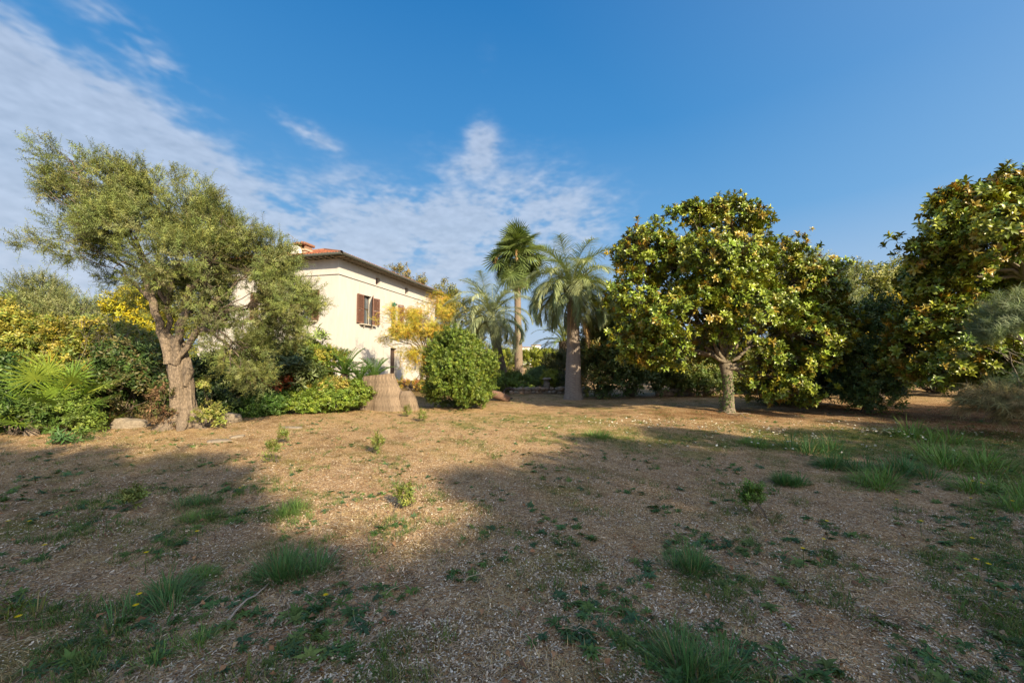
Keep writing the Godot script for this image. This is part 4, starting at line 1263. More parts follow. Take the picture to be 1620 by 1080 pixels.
func palms() -> void:
	var gg := [Color(0.20, 0.235, 0.11), Color(0.175, 0.215, 0.11), Color(0.225, 0.25, 0.13)]
	# feather palm with a bare grey trunk, on the lawn
	var b := Vector3(2.72, 0.00, -18.03)
	var rad := PackedFloat32Array([0.47, 0.38, 0.345, 0.31, 0.275, 0.25, 0.22])
	var o := palm("feather_palm", "feather palm with thick grey trunk standing alone on the lawn", b,
		PackedVector3Array([Vector3(0, -0.1, 0), Vector3(0, 0.25, 0), Vector3(0.0, 1.0, 0), Vector3(0.02, 2.0, 0), Vector3(0.02, 3.0, 0), Vector3(0.0, 3.9, 0), Vector3(0, 4.6, 0)]), rad, M.palm_bark,
		[[8, 3.1, 1.47, 1.2], [9, 2.8, 1.28, 1.95], [14, 2.6, 1.0, 2.6], [14, 2.5, 0.65, 2.5], [12, 2.3, 0.2, 2.1], [6, 2.0, -0.4, 1.1]], 0.8, 0.026, 84, 0.5, gg, M.leaf_palm, 0.8, 0.2)
	for k in 3:
		var dead := frond(2.1, -0.9, 0.65, 0.5, 0.022, 30, 0.2, 0.3, Color(0.32, 0.22, 0.11), 1.2)
		part("dead_frond", dead, M.dry, o, false, Vector3(0, 4.3, 0), Basis(Vector3.UP, [0.9, -0.3, 2.0][k]))
	# feather palm behind the bush, leaning trunk
	b = Vector3(-0.51, 0.00, -23.61)
	o = palm("feather_palm", "leaning grey green feather palm rising behind the rounded bush", b,
		PackedVector3Array([Vector3(0, -0.1, 0), Vector3(0, 0.3, 0), Vector3(-0.1, 1.2, 0), Vector3(-0.38, 2.5, 0.1), Vector3(-0.68, 3.95, 0.2)]), PackedFloat32Array([0.45, 0.36, 0.3, 0.26, 0.24]), M.palm_bark_dark,
		[[8, 3.4, 1.45, 1.2], [9, 3.3, 1.22, 1.85], [11, 2.9, 0.9, 2.5], [11, 2.8, 0.5, 2.3], [7, 2.5, 0.0, 1.7]], 0.8, 0.027, 84, 0.45, [Color(0.235, 0.26, 0.15), Color(0.205, 0.24, 0.14)], M.leaf_palm, 0.8, 0.2)
	# date palm behind
	b = Vector3(3.36, -0.29, -26.00)
	b.y = 0.0
	palm("date_palm", "green date palm with arching fronds behind the grey palm trunk", b,
		PackedVector3Array([Vector3(0, -0.1, 0), Vector3(0, 0.6, 0), Vector3(0.03, 1.8, 0), Vector3(0.0, 2.9, 0)]), PackedFloat32Array([0.36, 0.32, 0.32, 0.34]), M.palm_bark_dark,
		[[8, 2.4, 1.35, 1.0], [9, 2.5, 1.0, 1.5], [9, 2.5, 0.6, 1.5], [8, 2.2, 0.1, 1.1]], 0.42, 0.03, 44, 0.35, [Color(0.11, 0.15, 0.03), Color(0.14, 0.165, 0.035)], M.leaf_palm, 0.25, 0.16)
	# tall fan palm
	b = Vector3(0.55, 0.75, -32.00)
	b.y = 0.0
	o = thing("fan_palm", "tallest palm with a fan leaved head on a slim tan trunk", "palm tree", b)
	var head := Vector3(0.40, 9.83, -32.00) - b
	part("trunk", palm_trunk(PackedVector3Array([Vector3(0, -0.1, 0), Vector3(0, 0.6, 0), head * 0.5, head]), PackedFloat32Array([0.42, 0.34, 0.27, 0.22]), 44), M.palm_bark_tan, o)
	var fans := []
	for k in 4:
		fans.append(fan(R(1.3, 1.5), [1.65, 1.4, 1.05, 0.75][k], 36, 0.10, [Color(0.085, 0.12, 0.035), Color(0.11, 0.145, 0.045)][k % 2], 0.45, [0.5, 0.7, 0.9, 0.8][k]))
	for k in 72:
		var el := lerpf(1.45, -1.1, pow(k / 71.0, 0.9))
		part("frond", fans[k % 4], M.leaf_palm, o, false, head + Vector3(0, lerpf(0.35, -0.35, k / 71.0), 0), Basis(Vector3.UP, k * 2.4 + R(-0.2, 0.2)) * Basis(Vector3.RIGHT, -el) * Basis(Vector3.BACK, R(-0.8, 0.8)))
	var deadfan := fan(1.1, 0.9, 24, 0.09, Color(0.30, 0.20, 0.09), 1.0)
	for k in 16:
		part("dead_frond", deadfan, M.dry, o, false, head + Vector3(0, -0.15 - 0.06 * k, 0), Basis(Vector3.UP, k * 2.4) * Basis(Vector3.RIGHT, R(1.25, 1.5)))
	for k in 6:
		var s := Shape.new()
		var a: float = [0.2, 2.9, -0.4, 3.5, 1.6, -1.4][k]
		var dir := Vector3(cos(a), 0, sin(a))
		var line := PackedVector3Array([Vector3.ZERO])
		var q := Vector3.ZERO
		for j in 8:
			var e := lerpf(1.0, -1.3, j / 7.0)
			q += (dir * cos(e) + Vector3.UP * sin(e)) * 0.3
			line.append(q)
		s.tube(line, taper(8, 0.02, 0.005), 4)
		for j in 70:
			var at := line[rng.randi_range(3, 8)] + ball() * 0.05
			s.blade(at, (ball() * 0.6 + Vector3.DOWN * 0.6 + dir * 0.3).normalized(), R(0.2, 0.5), 0.022, 0.6, 2)
		part("flower_stalk", s.mesh(), M.tan_dry, o, false, head)
	# fan palm in the left bed, and its neighbours
	b = Vector3(-10.79, 0.00, -9.62)
	o = thing("dwarf_fan_palm", "bright yellow green low fan palm in the left bed", "palm", b)
	fans = []
	for k in 3:
		fans.append(fan(R(0.55, 0.7), R(0.7, 0.95), 30, 0.035, [Color(0.125, 0.19, 0.025), Color(0.10, 0.165, 0.025), Color(0.16, 0.21, 0.03)][k], 0.25))
	for k in 22:
		part("frond", fans[k % 3], M.leaf, o, false, Vector3(R(-0.12, 0.12), 0.2 + 0.2 * (k % 3), R(-0.1, 0.1)), Basis(Vector3.UP, k * 2.4) * Basis(Vector3.RIGHT, -lerpf(1.35, 0.15, k / 21.0)) * Basis(Vector3.BACK, R(-0.5, 0.5)))
	var ts := Shape.new()
	ts.tube(PackedVector3Array([Vector3(0, -0.1, 0), Vector3(0, 0.3, 0), Vector3(0, 0.65, 0)]), PackedFloat32Array([0.14, 0.15, 0.1]), 10, 0.2)
	part("trunk", ts.mesh(), M.palm_bark_dark, o)
	b = Vector3(-9.42, 0.49, -12.50)
	b.y = 0.0
	o = thing("dwarf_fan_palm", "dark shaded fan palm in the bed just right of the olive trunk", "palm", b)
	for k in 14:
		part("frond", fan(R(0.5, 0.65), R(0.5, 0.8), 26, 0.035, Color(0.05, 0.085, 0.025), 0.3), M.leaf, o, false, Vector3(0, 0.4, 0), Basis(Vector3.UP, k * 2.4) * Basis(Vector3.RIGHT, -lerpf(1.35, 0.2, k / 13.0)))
	# cycads in front of the villa
	var spots := [[Vector3(-6.07, 1.19, -14.70), 1.15, "dark green cycad with stiff upright fronds in front of the villa's corner"], [Vector3(-5.30, 1.02, -15.60), 1.0, "cycad half hidden behind the cut stump"], [Vector3(-5.44, 0.88, -14.50), 0.9, "brighter cycad immediately left of the cut stump's top"]]
	for q in spots:
		var at: Vector3 = q[0]
		var hgt := maxf(at.y, 0.3)
		at.y = 0.0
		o = thing("cycad", q[2], "cycad", at)
		var cs := Shape.new()
		cs.tube(PackedVector3Array([Vector3(0, -0.1, 0), Vector3(0, hgt * 0.5, 0), Vector3(0, hgt, 0)]), PackedFloat32Array([0.2, 0.19, 0.15]), 12, 0.15)
		part("trunk", cs.mesh(), M.palm_bark_dark, o)
		var kinds := []
		for k in 3:
			kinds.append(frond(q[1] * R(0.9, 1.1), [1.25, 0.85, 0.4][k], [0.7, 0.9, 1.0][k], 0.20, 0.014, 34, 0.35, 0.1, Color(0.05, 0.095, 0.02) * R(0.9, 1.5), 0.15))
		for k in 33:
			part("frond", kinds[k / 11], M.leaf_gloss, o, false, Vector3(0, hgt, 0), Basis(Vector3.UP, k * 2.4 + R(-0.2, 0.2)))

func beds() -> void:
	var G1 := [Color(0.09, 0.14, 0.025), Color(0.12, 0.165, 0.03), Color(0.075, 0.115, 0.025)]
	# left of the olive, from the back to the front
	soft_tree("grey_tree", "pale grey green tree topping the left hedge", Vector3(-20.74, 0.87, -18.00), [[Vector3(-21.19, 4.65, -18.00), Vector3(0.84, 0.73, 0.79)], [Vector3(-20.48, 3.68, -18.00), Vector3(1.24, 0.96, 1.10)], [Vector3(-21.74, 3.54, -18.00), Vector3(0.96, 0.84, 0.90)], [Vector3(-18.81, 3.57, -17.50), Vector3(0.98, 0.77, 0.88)], [Vector3(-20.13, 2.41, -18.00), Vector3(1.97, 1.12, 1.55)]], 900, [Color(0.15, 0.17, 0.07), Color(0.17, 0.185, 0.085), Color(0.12, 0.15, 0.055)], M.small_sprigs, 1.35)
	soft_tree("yellow_tree", "vivid yellow leaved tree behind the olive's left side", Vector3(-16.77, 1.15, -18.00), [[Vector3(-17.09, 4.19, -18.00), Vector3(0.73, 0.73, 0.73)], [Vector3(-16.53, 3.68, -18.00), Vector3(0.96, 0.96, 0.96)], [Vector3(-17.51, 3.54, -18.00), Vector3(0.45, 0.62, 0.53)], [Vector3(-15.64, 2.83, -18.00), Vector3(1.12, 1.01, 1.07)], [Vector3(-16.74, 2.27, -18.00), Vector3(1.41, 1.01, 1.21)]], 420, [Color(0.36, 0.30, 0.012), Color(0.30, 0.27, 0.015), Color(0.24, 0.24, 0.02)], M.broad_sprigs, 1.15)
	bush("mixed_hedge", "tall mixed green hedge at the far left edge", "hedge", Vector3(-15.93, 0.08, -13.00), [[Vector3(-16.50, 2.71, -13.00), Vector3(0.81, 0.81, 0.81)], [Vector3(-15.84, 1.89, -13.00), Vector3(1.02, 1.02, 1.02)], [Vector3(-17.26, 1.89, -13.00), Vector3(1.22, 1.62, 1.42)], [Vector3(-15.36, 0.91, -12.50), Vector3(1.17, 0.78, 0.98)]], M.broad_sprigs, M.leaf, 700, 7, 0.24, [Color(0.15, 0.18, 0.035), Color(0.19, 0.19, 0.035), Color(0.12, 0.155, 0.03), Color(0.23, 0.2, 0.035)], {"low": 0.05, "rough": 0.4})
	bush("autumn_hedge", "yellowing bramble covered hedge left of the olive", "hedge", Vector3(-14.04, 0.23, -13.50), [[Vector3(-15.66, 2.35, -14.00), Vector3(1.09, 0.66, 0.88)], [Vector3(-14.46, 2.35, -14.00), Vector3(1.09, 0.79, 0.94)], [Vector3(-14.63, 1.38, -13.50), Vector3(1.27, 0.72, 0.99)], [Vector3(-13.35, 2.13, -14.00), Vector3(1.01, 0.79, 0.90)], [Vector3(-12.00, 1.48, -13.50), Vector3(0.63, 0.76, 0.70)]], M.broad_sprigs, M.leaf, 900, 7, 0.24, [Color(0.21, 0.19, 0.03), Color(0.16, 0.18, 0.03), Color(0.26, 0.215, 0.03), Color(0.12, 0.16, 0.03), Color(0.18, 0.16, 0.06), Color(0.10, 0.14, 0.03)], {"low": 0.05, "rough": 0.45})
	var tw := thing("bare_bramble", "tangle of bare grey twigs on the hedge left of the olive", "bramble", Vector3(-12.72, 0.30, -12.80))
	tw.position.y = 0.0
	var s := Shape.new()
	for k in 130:
		var p := Vector3(-12.71, 2.19, -12.80) + Vector3(rng.randfn() * 0.6, rng.randfn() * 0.33, rng.randfn() * 0.25) - tw.position
		s.tube(wiggle(p, p + ball() * R(0.3, 0.7), 4, 0.08, 0.2), taper(4, 0.006, 0.002), 3)
	s.tube(wiggle(Vector3.ZERO, Vector3(-12.71, 2.19, -12.80) - tw.position, 5, 0.03, 0.0), taper(5, 0.02, 0.008), 4)
	part("twigs", s.mesh(), M.grey_bark, tw, true)
	bush("dark_shrub", "dark leafy shrub in the bed just left of the olive trunk", "shrub", Vector3(-10.88, 0.16, -11.60), [[Vector3(-11.14, 1.59, -11.80), Vector3(0.63, 0.55, 0.59)], [Vector3(-10.91, 0.88, -11.50), Vector3(0.79, 0.65, 0.72)], [Vector3(-10.27, 0.61, -11.60), Vector3(0.47, 0.51, 0.49)], [Vector3(-11.53, 0.52, -11.60), Vector3(0.51, 0.36, 0.43)]], M.broad_sprigs, M.leaf, 520, 7, 0.2, [Color(0.04, 0.075, 0.02), Color(0.055, 0.09, 0.02), Color(0.09, 0.08, 0.03)], {"low": 0.05})
	bush("dark_shrub", "broad dark leaved shrub in the left corner of the bed", "shrub", Vector3(-11.22, 0.00, -9.21), [[Vector3(-11.92, 0.64, -9.60), Vector3(0.75, 0.51, 0.63)], [Vector3(-11.43, 0.48, -9.70), Vector3(0.45, 0.42, 0.44)], [Vector3(-11.26, 0.26, -9.20), Vector3(0.72, 0.29, 0.50)], [Vector3(-13.22, 0.90, -10.00), Vector3(0.78, 0.94, 0.86)]], M.broad_sprigs, M.leaf, 560, 7, 0.17, [Color(0.045, 0.09, 0.02), Color(0.06, 0.11, 0.025), Color(0.08, 0.12, 0.025)], {"low": 0.03})
	bush("leafy_shrub", "light green low shrub below the fan palm in the left bed", "shrub", Vector3(-10.59, 0.00, -9.71), [[Vector3(-10.38, 0.36, -9.50), Vector3(0.53, 0.30, 0.42)], [Vector3(-10.40, 0.18, -9.20), Vector3(0.43, 0.20, 0.32)], [Vector3(-9.90, 0.20, -9.40), Vector3(0.29, 0.21, 0.25)]], M.round_sprigs, M.leaf, 300, 7, 0.14, G1, {"low": 0.02})
	# strap leaves
	var strap := Shape.new()
	for k in 80:
		var a := R(0, TAU)
		strap.col = Color(0.10, 0.145, 0.03) * R(0.6, 1.4)
		if k % 5 == 0:
			strap.col = Color(0.22, 0.10, 0.05)
		strap.blade(Vector3(cos(a), 0, sin(a)) * R(0.02, 0.3), Vector3(cos(a) * R(0.2, 1.0), 1.0, sin(a) * R(0.2, 1.0)).normalized(), R(0.4, 0.7), 0.035, 1.3, 4)
	single("strap_leaf_clump", strap.mesh(), M.leaf, "arching clump of strap leaves left of the pale boulder", "plant", Vector3(-10.45, 0.00, -10.46))
	bush("dry_weed", "dry pinkish brown weed stalks against the olive trunk's left foot", "weed", Vector3(-8.97, 0.00, -10.46), [[Vector3(-8.48, 0.61, -9.90), Vector3(0.19, 0.37, 0.28)], [Vector3(-8.50, 0.28, -9.80), Vector3(0.31, 0.18, 0.25)]], M.broad_sprigs, M.dry, 34, 4, 0.12, [Color(0.11, 0.065, 0.042), Color(0.09, 0.06, 0.038), Color(0.07, 0.07, 0.03)], {"low": 0.02, "size": 0.7}, 0.012)
	bush("green_weed", "tall green weed against the olive trunk's right foot", "weed", Vector3(-7.85, 0.00, -10.67), [[Vector3(-7.64, 0.70, -10.20), Vector3(0.16, 0.48, 0.32)], [Vector3(-7.35, 0.32, -10.00), Vector3(0.25, 0.25, 0.25)]], M.round_sprigs, M.leaf, 60, 5, 0.12, [Color(0.16, 0.19, 0.04), Color(0.2, 0.2, 0.06)], {"low": 0.02, "size": 0.9}, 0.012)
	# between the olive and the villa
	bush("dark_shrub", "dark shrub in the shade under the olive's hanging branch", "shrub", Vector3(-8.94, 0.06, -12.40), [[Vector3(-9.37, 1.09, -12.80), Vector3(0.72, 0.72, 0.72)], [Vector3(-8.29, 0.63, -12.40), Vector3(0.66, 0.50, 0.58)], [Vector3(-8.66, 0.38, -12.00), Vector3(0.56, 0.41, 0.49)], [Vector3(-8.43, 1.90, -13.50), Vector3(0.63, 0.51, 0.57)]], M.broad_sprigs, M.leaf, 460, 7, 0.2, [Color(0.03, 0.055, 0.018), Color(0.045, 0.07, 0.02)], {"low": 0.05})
	var lq := thing("loquat_shrub", "dark shrub with long drooping leaves in front of the villa's left wall", "shrub", Vector3(-7.38, 0.26, -13.20))
	lq.position.y = 0.0
	var ll := [[Vector3(-7.88, 1.28, -13.30), Vector3(0.71, 0.54, 0.62)], [Vector3(-6.88, 1.08, -13.00), Vector3(0.61, 0.45, 0.53)], [Vector3(-7.64, 1.69, -13.60), Vector3(0.72, 0.42, 0.57)], [Vector3(-8.22, 0.87, -13.20), Vector3(0.49, 0.37, 0.43)]]
	var lm := foliage(lq, "foliage", M.long_sprigs, M.leaf, ll, 260, 4, 0.2, [Color(0.055, 0.085, 0.025), Color(0.10, 0.12, 0.045), Color(0.075, 0.10, 0.03)], {"low": 0.1, "up": 0.6})
	limbs(lq, [lq.position + Vector3(0, 0.5, 0)], ll, 0.03, M.bark, lm, 0.3, 0.008)
	bush("red_berry_shrub", "low shrub with rusty red leaves under the drooping loquat", "shrub", Vector3(-7.64, 0.61, -12.60), [[Vector3(-7.67, 0.86, -12.70), Vector3(0.48, 0.18, 0.33)], [Vector3(-7.15, 0.86, -12.70), Vector3(0.28, 0.16, 0.22)]], M.broad_sprigs, M.leaf, 70, 5, 0.12, [Color(0.26, 0.07, 0.03), Color(0.2, 0.1, 0.04)], {"low": 0.05, "size": 0.8})
	bush("bright_shrub", "bright green and yellow shrub below the villa's ground floor window", "shrub", Vector3(-7.58, 0.53, -15.00), [[Vector3(-7.99, 1.94, -15.50), Vector3(0.82, 0.48, 0.65)], [Vector3(-7.02, 1.70, -15.00), Vector3(0.84, 0.56, 0.70)], [Vector3(-8.19, 1.58, -15.00), Vector3(0.61, 0.47, 0.54)], [Vector3(-6.79, 0.73, -14.80), Vector3(0.69, 0.37, 0.53)], [Vector3(-7.37, 1.01, -14.80), Vector3(0.79, 0.55, 0.67)]], M.round_sprigs, M.leaf, 640, 8, 0.18, [Color(0.13, 0.18, 0.025), Color(0.17, 0.19, 0.03), Color(0.10, 0.15, 0.025), Color(0.22, 0.19, 0.03)], {"low": 0.05, "rough": 0.4})
	bush("tall_weed", "tall leafy weed rising in front of the villa's left wall", "weed", Vector3(-7.45, 1.46, -15.40), [[Vector3(-7.47, 2.42, -15.40), Vector3(0.34, 0.34, 0.34)], [Vector3(-7.70, 2.23, -15.40), Vector3(0.24, 0.24, 0.24)]], M.long_sprigs, M.leaf, 16, 2, 0.1, [Color(0.14, 0.19, 0.05)], {"low": 0.1, "gap": -1.0}, 0.012)
	var beddings := [["low dark green ground shrub left of the pale stone block's right end", [[Vector3(-7.98, 0.15, -12.40), Vector3(0.66, 0.27, 0.46)], [Vector3(-7.53, 0.32, -12.60), Vector3(0.71, 0.35, 0.53)]], [Color(0.05, 0.105, 0.02), Color(0.07, 0.125, 0.025)]], ["bright low shrub border between the loquat and the stump", [[Vector3(-6.76, 0.28, -13.00), Vector3(0.81, 0.37, 0.59)], [Vector3(-5.95, 0.42, -13.20), Vector3(0.82, 0.37, 0.60)], [Vector3(-5.33, 0.52, -13.50), Vector3(0.55, 0.38, 0.46)]], [Color(0.11, 0.165, 0.022), Color(0.14, 0.18, 0.025), Color(0.09, 0.14, 0.02)]], ["yellow tinted low shrub row in front of the cycads", [[Vector3(-6.30, 0.76, -13.60), Vector3(0.76, 0.26, 0.51)], [Vector3(-5.58, 0.70, -13.90), Vector3(0.43, 0.22, 0.33)]], [Color(0.17, 0.17, 0.03), Color(0.12, 0.15, 0.03), Color(0.22, 0.18, 0.04)]]]
	for q in beddings:
		var at: Vector3 = q[1][0][0]
		at.y = 0.0
		bush("low_shrub", q[0], "shrub", at, q[1], M.round_sprigs, M.leaf, 420, 8, 0.15, q[2], {"low": 0.02, "rough": 0.35})
	# low clipped shrubs by the palms
	var clips := [["rounded low shrub at the foot of the tall fan palm", [[Vector3(-0.34, 0.52, -22.00), Vector3(0.89, 0.48, 0.69)], [Vector3(0.41, 0.42, -22.00), Vector3(0.83, 0.41, 0.62)]]], ["bluish green low shrub left of the stone post", [[Vector3(1.64, 0.64, -25.00), Vector3(0.70, 0.51, 0.61)]]], ["lime green low shrub right of the stone post", [[Vector3(2.62, 0.60, -24.00), Vector3(0.75, 0.45, 0.60)]]], ["yellow green bush filling the gap behind the tall palm trunk", [[Vector3(1.70, 1.49, -34.00), Vector3(1.27, 1.06, 1.17)], [Vector3(3.09, 1.24, -33.00), Vector3(1.34, 1.13, 1.24)], [Vector3(-0.53, 1.49, -34.00), Vector3(1.06, 1.27, 1.17)]]]]
	var tints := [[Color(0.10, 0.15, 0.025), Color(0.08, 0.13, 0.025)], [Color(0.07, 0.12, 0.05)], [Color(0.2, 0.22, 0.025), Color(0.16, 0.2, 0.025)], [Color(0.17, 0.2, 0.02), Color(0.2, 0.22, 0.03)]]
	for k in clips.size():
		var at: Vector3 = clips[k][1][0][0]
		at.y = 0.0
		bush("low_shrub", clips[k][0], "shrub", at, clips[k][1], M.round_sprigs, M.leaf, 240 if k < 3 else 420, 8, 0.2, tints[k], {"low": 0.02, "size": 1.2 if k < 3 else 1.7})
	bush("dark_shrub", "dark shrub in shade below the date palm", "shrub", Vector3(2.86, 0.13, -24.50), [[Vector3(2.86, 1.40, -27.00), Vector3(0.76, 0.68, 0.72)], [Vector3(3.56, 1.35, -24.00), Vector3(0.90, 0.97, 0.94)], [Vector3(3.40, 0.47, -23.00), Vector3(0.72, 0.50, 0.61)]], M.broad_sprigs, M.leaf, 260, 7, 0.25, [Color(0.04, 0.055, 0.02), Color(0.06, 0.065, 0.025)], {"low": 0.05, "size": 1.2})
	# tamarisk at the right edge
	var tb := Vector3(11.62, 0.00, -9.05)
	var to := thing("tamarisk", "feathery grey green tamarisk shrub at the right edge", "shrub", tb)
	var tl := [[Vector3(10.93, 2.50, -8.80), Vector3(0.47, 0.41, 0.44)], [Vector3(10.89, 1.95, -8.60), Vector3(0.62, 0.59, 0.60)], [Vector3(10.72, 1.81, -8.80), Vector3(0.36, 0.36, 0.36)], [Vector3(11.37, 1.27, -8.80), Vector3(0.55, 0.55, 0.55)]]
	var tm := foliage(to, "foliage", M.feathers, M.leaf_olive, tl, 360, 7, 0.14, [Color(0.17, 0.205, 0.12), Color(0.145, 0.18, 0.10)], {"gap": -0.25, "up": 0.7})
	var dl := [[Vector3(10.78, 0.71, -8.90), Vector3(0.64, 0.19, 0.42)], [Vector3(10.51, 0.82, -8.90), Vector3(0.39, 0.14, 0.26)], [Vector3(10.88, 0.74, -8.60), Vector3(0.40, 0.27, 0.34)]]
	foliage(to, "dry_foliage", M.feathers, M.dry, dl, 120, 6, 0.14, [Color(0.26, 0.2, 0.1), Color(0.18, 0.17, 0.08)], {"gap": -0.3, "up": -0.2})
	limbs(to, [tb + Vector3(0, 0.4, 0)], tl + dl, 0.03, M.grey_bark, tm, 0.3, 0.006, 0.15)
	s = Shape.new()
	for k in 12:
		var from := tb + Vector3(R(-0.4, 0.0), R(0.4, 0.9), R(-0.3, 0.3))
		s.tube(wiggle(from - tb, Vector3(10.22, 0.71, -8.90) + Vector3(R(-0.3, 0.5), R(-0.35, 0.35), R(-0.3, 0.3)) - tb, 6, 0.03, 0.15), taper(6, 0.016, 0.003), 4)
	part("bare_branches", s.mesh(), M.grey_bark, to)

func things() -> void:
	# cut stump with a sloping root flank
	var b := Vector3(-4.30, 0.00, -14.01)
	var o := thing("tree_stump", "large fibrous cut palm stump with a flat top beside the rounded bush", "stump", b)
	var s := Shape.new()
	var rings := 30
	var sides := 96
	for k in rings + 1:
		var t := float(k) / rings
		for j in sides:
			var a := TAU * j / sides
			var right := maxf(cos(a), 0.0)
			var flare := pow(1.0 - t, 1.5)
			var r := 0.48 + 0.03 * flare + right * (0.72 * pow(1.0 - t, 1.35))
			r *= 1.0 + 0.02 * sin(a * 31.0 + t * 1.5) + 0.012 * sin(a * 47.0 - t * 2.0) + 0.03 * sin(a * 9.0 + t * 2.0) + 0.30 * noise3.get_noise_3d(cos(a) * 80.0, t * 12.0, sin(a) * 80.0)
			var front := lerpf(0.9, 0.75, smoothstep(0.1, 0.7, absf(sin(a))))
			s.vert(Vector3(cos(a) * r - 0.36 + 0.06 * t, t * (1.26 + 0.05 * cos(a * 1.0)) - 0.06, sin(a) * r * front))
	for k in rings:
		for j in sides:
			var c := k * sides + j
			var e := k * sides + (j + 1) % sides
			s.quad(c, c + sides, e + sides, e)
	part("bark", s.mesh(), M.fibre, o)
	var top := Shape.new()
	var mid := top.vert(Vector3(-0.24, 1.18, 0))
	for j in sides:
		top.vert(s.v[rings * sides + j] - Vector3(0, 0.004, 0))
	for j in sides:
		top.tri(mid, 1 + (j + 1) % sides, 1 + j)
	part("cut_top", top.mesh(), M.fibre, o)
	s = Shape.new()
	for k in 15:
		for j in 24:
			var a := TAU * j / 24
			var t := k / 14.0
			var r := 0.34 * sqrt(1.0 - pow(t * 0.93, 3.0)) * (1.0 + 0.06 * sin(a * 7.0) + 0.2 * noise3.get_noise_3d(cos(a) * 70.0, t * 60.0, sin(a) * 70.0))
			s.vert(Vector3(cos(a) * r + 0.78 - 0.1 * t, t * 0.72 - 0.06, sin(a) * r + 0.12))
	for k in 14:
		for j in 24:
			s.quad(k * 24 + j, k * 24 + 24 + j, k * 24 + 24 + (j + 1) % 24, k * 24 + (j + 1) % 24)
	part("root_mound", s.mesh(), M.fibre, o)
	# rocks
	single("boulder", stone(Vector3(0.75, 0.42, 0.5), 1.0, 10), M.rock, "pale rounded boulder lying left of the olive trunk", "rock", Vector3(-9.59, 0.00, -10.26) + Vector3(0, 0.03, 0), 0.3)
	single("stone_block", stone(Vector3(0.55, 0.36, 0.35), 2.0, 10), M.rock, "squarish pale stone block lying right of the olive trunk", "rock", Vector3(-7.68, 0.00, -11.11) + Vector3(0, 0.1, 0), -0.2)
	single("flat_stone", stone(Vector3(0.45, 0.12, 0.3), 3.0), M.rock, "flat pale stone sunk in the dry grass right of the olive", "rock", Vector3(-6.05, 0.00, -8.42) + Vector3(0, 0.0, 0), 0.2)
	single("flat_stone", stone(Vector3(0.3, 0.1, 0.2), 4.0), M.rock, "small pale stone on the sunlit lawn between olive and stump", "rock", Vector3(-5.99, 0.00, -8.90) + Vector3(0, 0.01, 0), 0.9)
	single("flat_stone", stone(Vector3(0.6, 0.1, 0.3), 5.0), M.rock, "long half buried stone on the sunlit lawn below the low shrubs", "rock", Vector3(-5.48, 0.00, -10.16) + Vector3(0, 0.0, 0), -0.3)
	s = Shape.new()
	s.tube(PackedVector3Array([Vector3(0, -0.1, 0), Vector3(0.02, 0.15, 0), Vector3(0.05, 0.33, 0)]), PackedFloat32Array([0.17, 0.13, 0.06]), 14, 0.25, 2)
	single("broken_stump", s.mesh(), M.olive_bark, "small pointed brown stump in the left corner bed", "stump", Vector3(-10.82, 0.00, -9.21))
	# low stone edgings
	var courses := [["low dry stone edging behind the grey palm trunk", Vector3(0.06, 0.00, -20.84), Vector3(4.13, 0.00, -21.26), 34], ["low sunlit stone edging behind the round magnolia's trunk", Vector3(7.04, 0.00, -19.69), Vector3(10.80, 0.00, -20.44), 30]]
	var shapes := []
	for k in 6:
		shapes.append(stone(Vector3(0.36, 0.22, 0.28), 10.0 + k, 4))
	for c in courses:
		var from: Vector3 = c[1]
		var to: Vector3 = c[2]
		var w := thing("stone_edging", c[0], "stone wall", from)
		for k in c[3]:
			var t: float = float(k % int(c[3] / 2)) / (c[3] / 2.0)
			var row: int = k / int(c[3] / 2)
			part("stone", shapes[rng.randi() % 6], [M.rock, M.rock_dark, M.rock_red][rng.randi() % 3], w, false, (to - from) * (t + R(-0.015, 0.015) + row * 0.02) + Vector3(0, 0.06 + 0.17 * row, R(-0.08, 0.08)), Basis(Vector3.UP, R(0, 6)).scaled(Vector3.ONE * R(0.7, 1.25)))
	o = thing("stone_post", "small squared stone post standing on the stone edging", "post", Vector3(1.98, 0.00, -23.10))
	part("shaft", stone(Vector3(0.36, 0.7, 0.36), 21.0, 6), M.rock_dark, o, false, Vector3(0, 0.3, 0))
	part("cap", stone(Vector3(0.46, 0.16, 0.46), 22.0, 6), M.rock_dark, o, false, Vector3(0, 0.68, 0))
	# broken red pot by the rounded bush
	o = thing("fallen_log", "short reddish brown log lying right of the rounded bush", "log", Vector3(-0.54, 0.00, -17.44))
	s = Shape.new()
	s.tube(PackedVector3Array([Vector3(-0.42, 0.3, 0), Vector3(0, 0.2, 0.05), Vector3(0.42, 0.04, 0.1)]), PackedFloat32Array([0.16, 0.17, 0.13]), 12, 0.2, 5)
	part("bark", s.mesh(), M.red_wood, o)
	o = thing("curled_root", "dark curled root beside the reddish log", "root", Vector3(-0.11, 0.00, -18.33))
	s = Shape.new()
	var ring := PackedVector3Array()
	for k in 12:
		var a := 0.6 + k * 0.42
		ring.append(Vector3(cos(a) * 0.26, 0.22 + sin(a) * 0.24, 0.1 * sin(a * 2.0)))
	s.tube(ring, taper(11, 0.07, 0.03), 8, 0.2)
	part("root", s.mesh(), M.dark_bark, o)
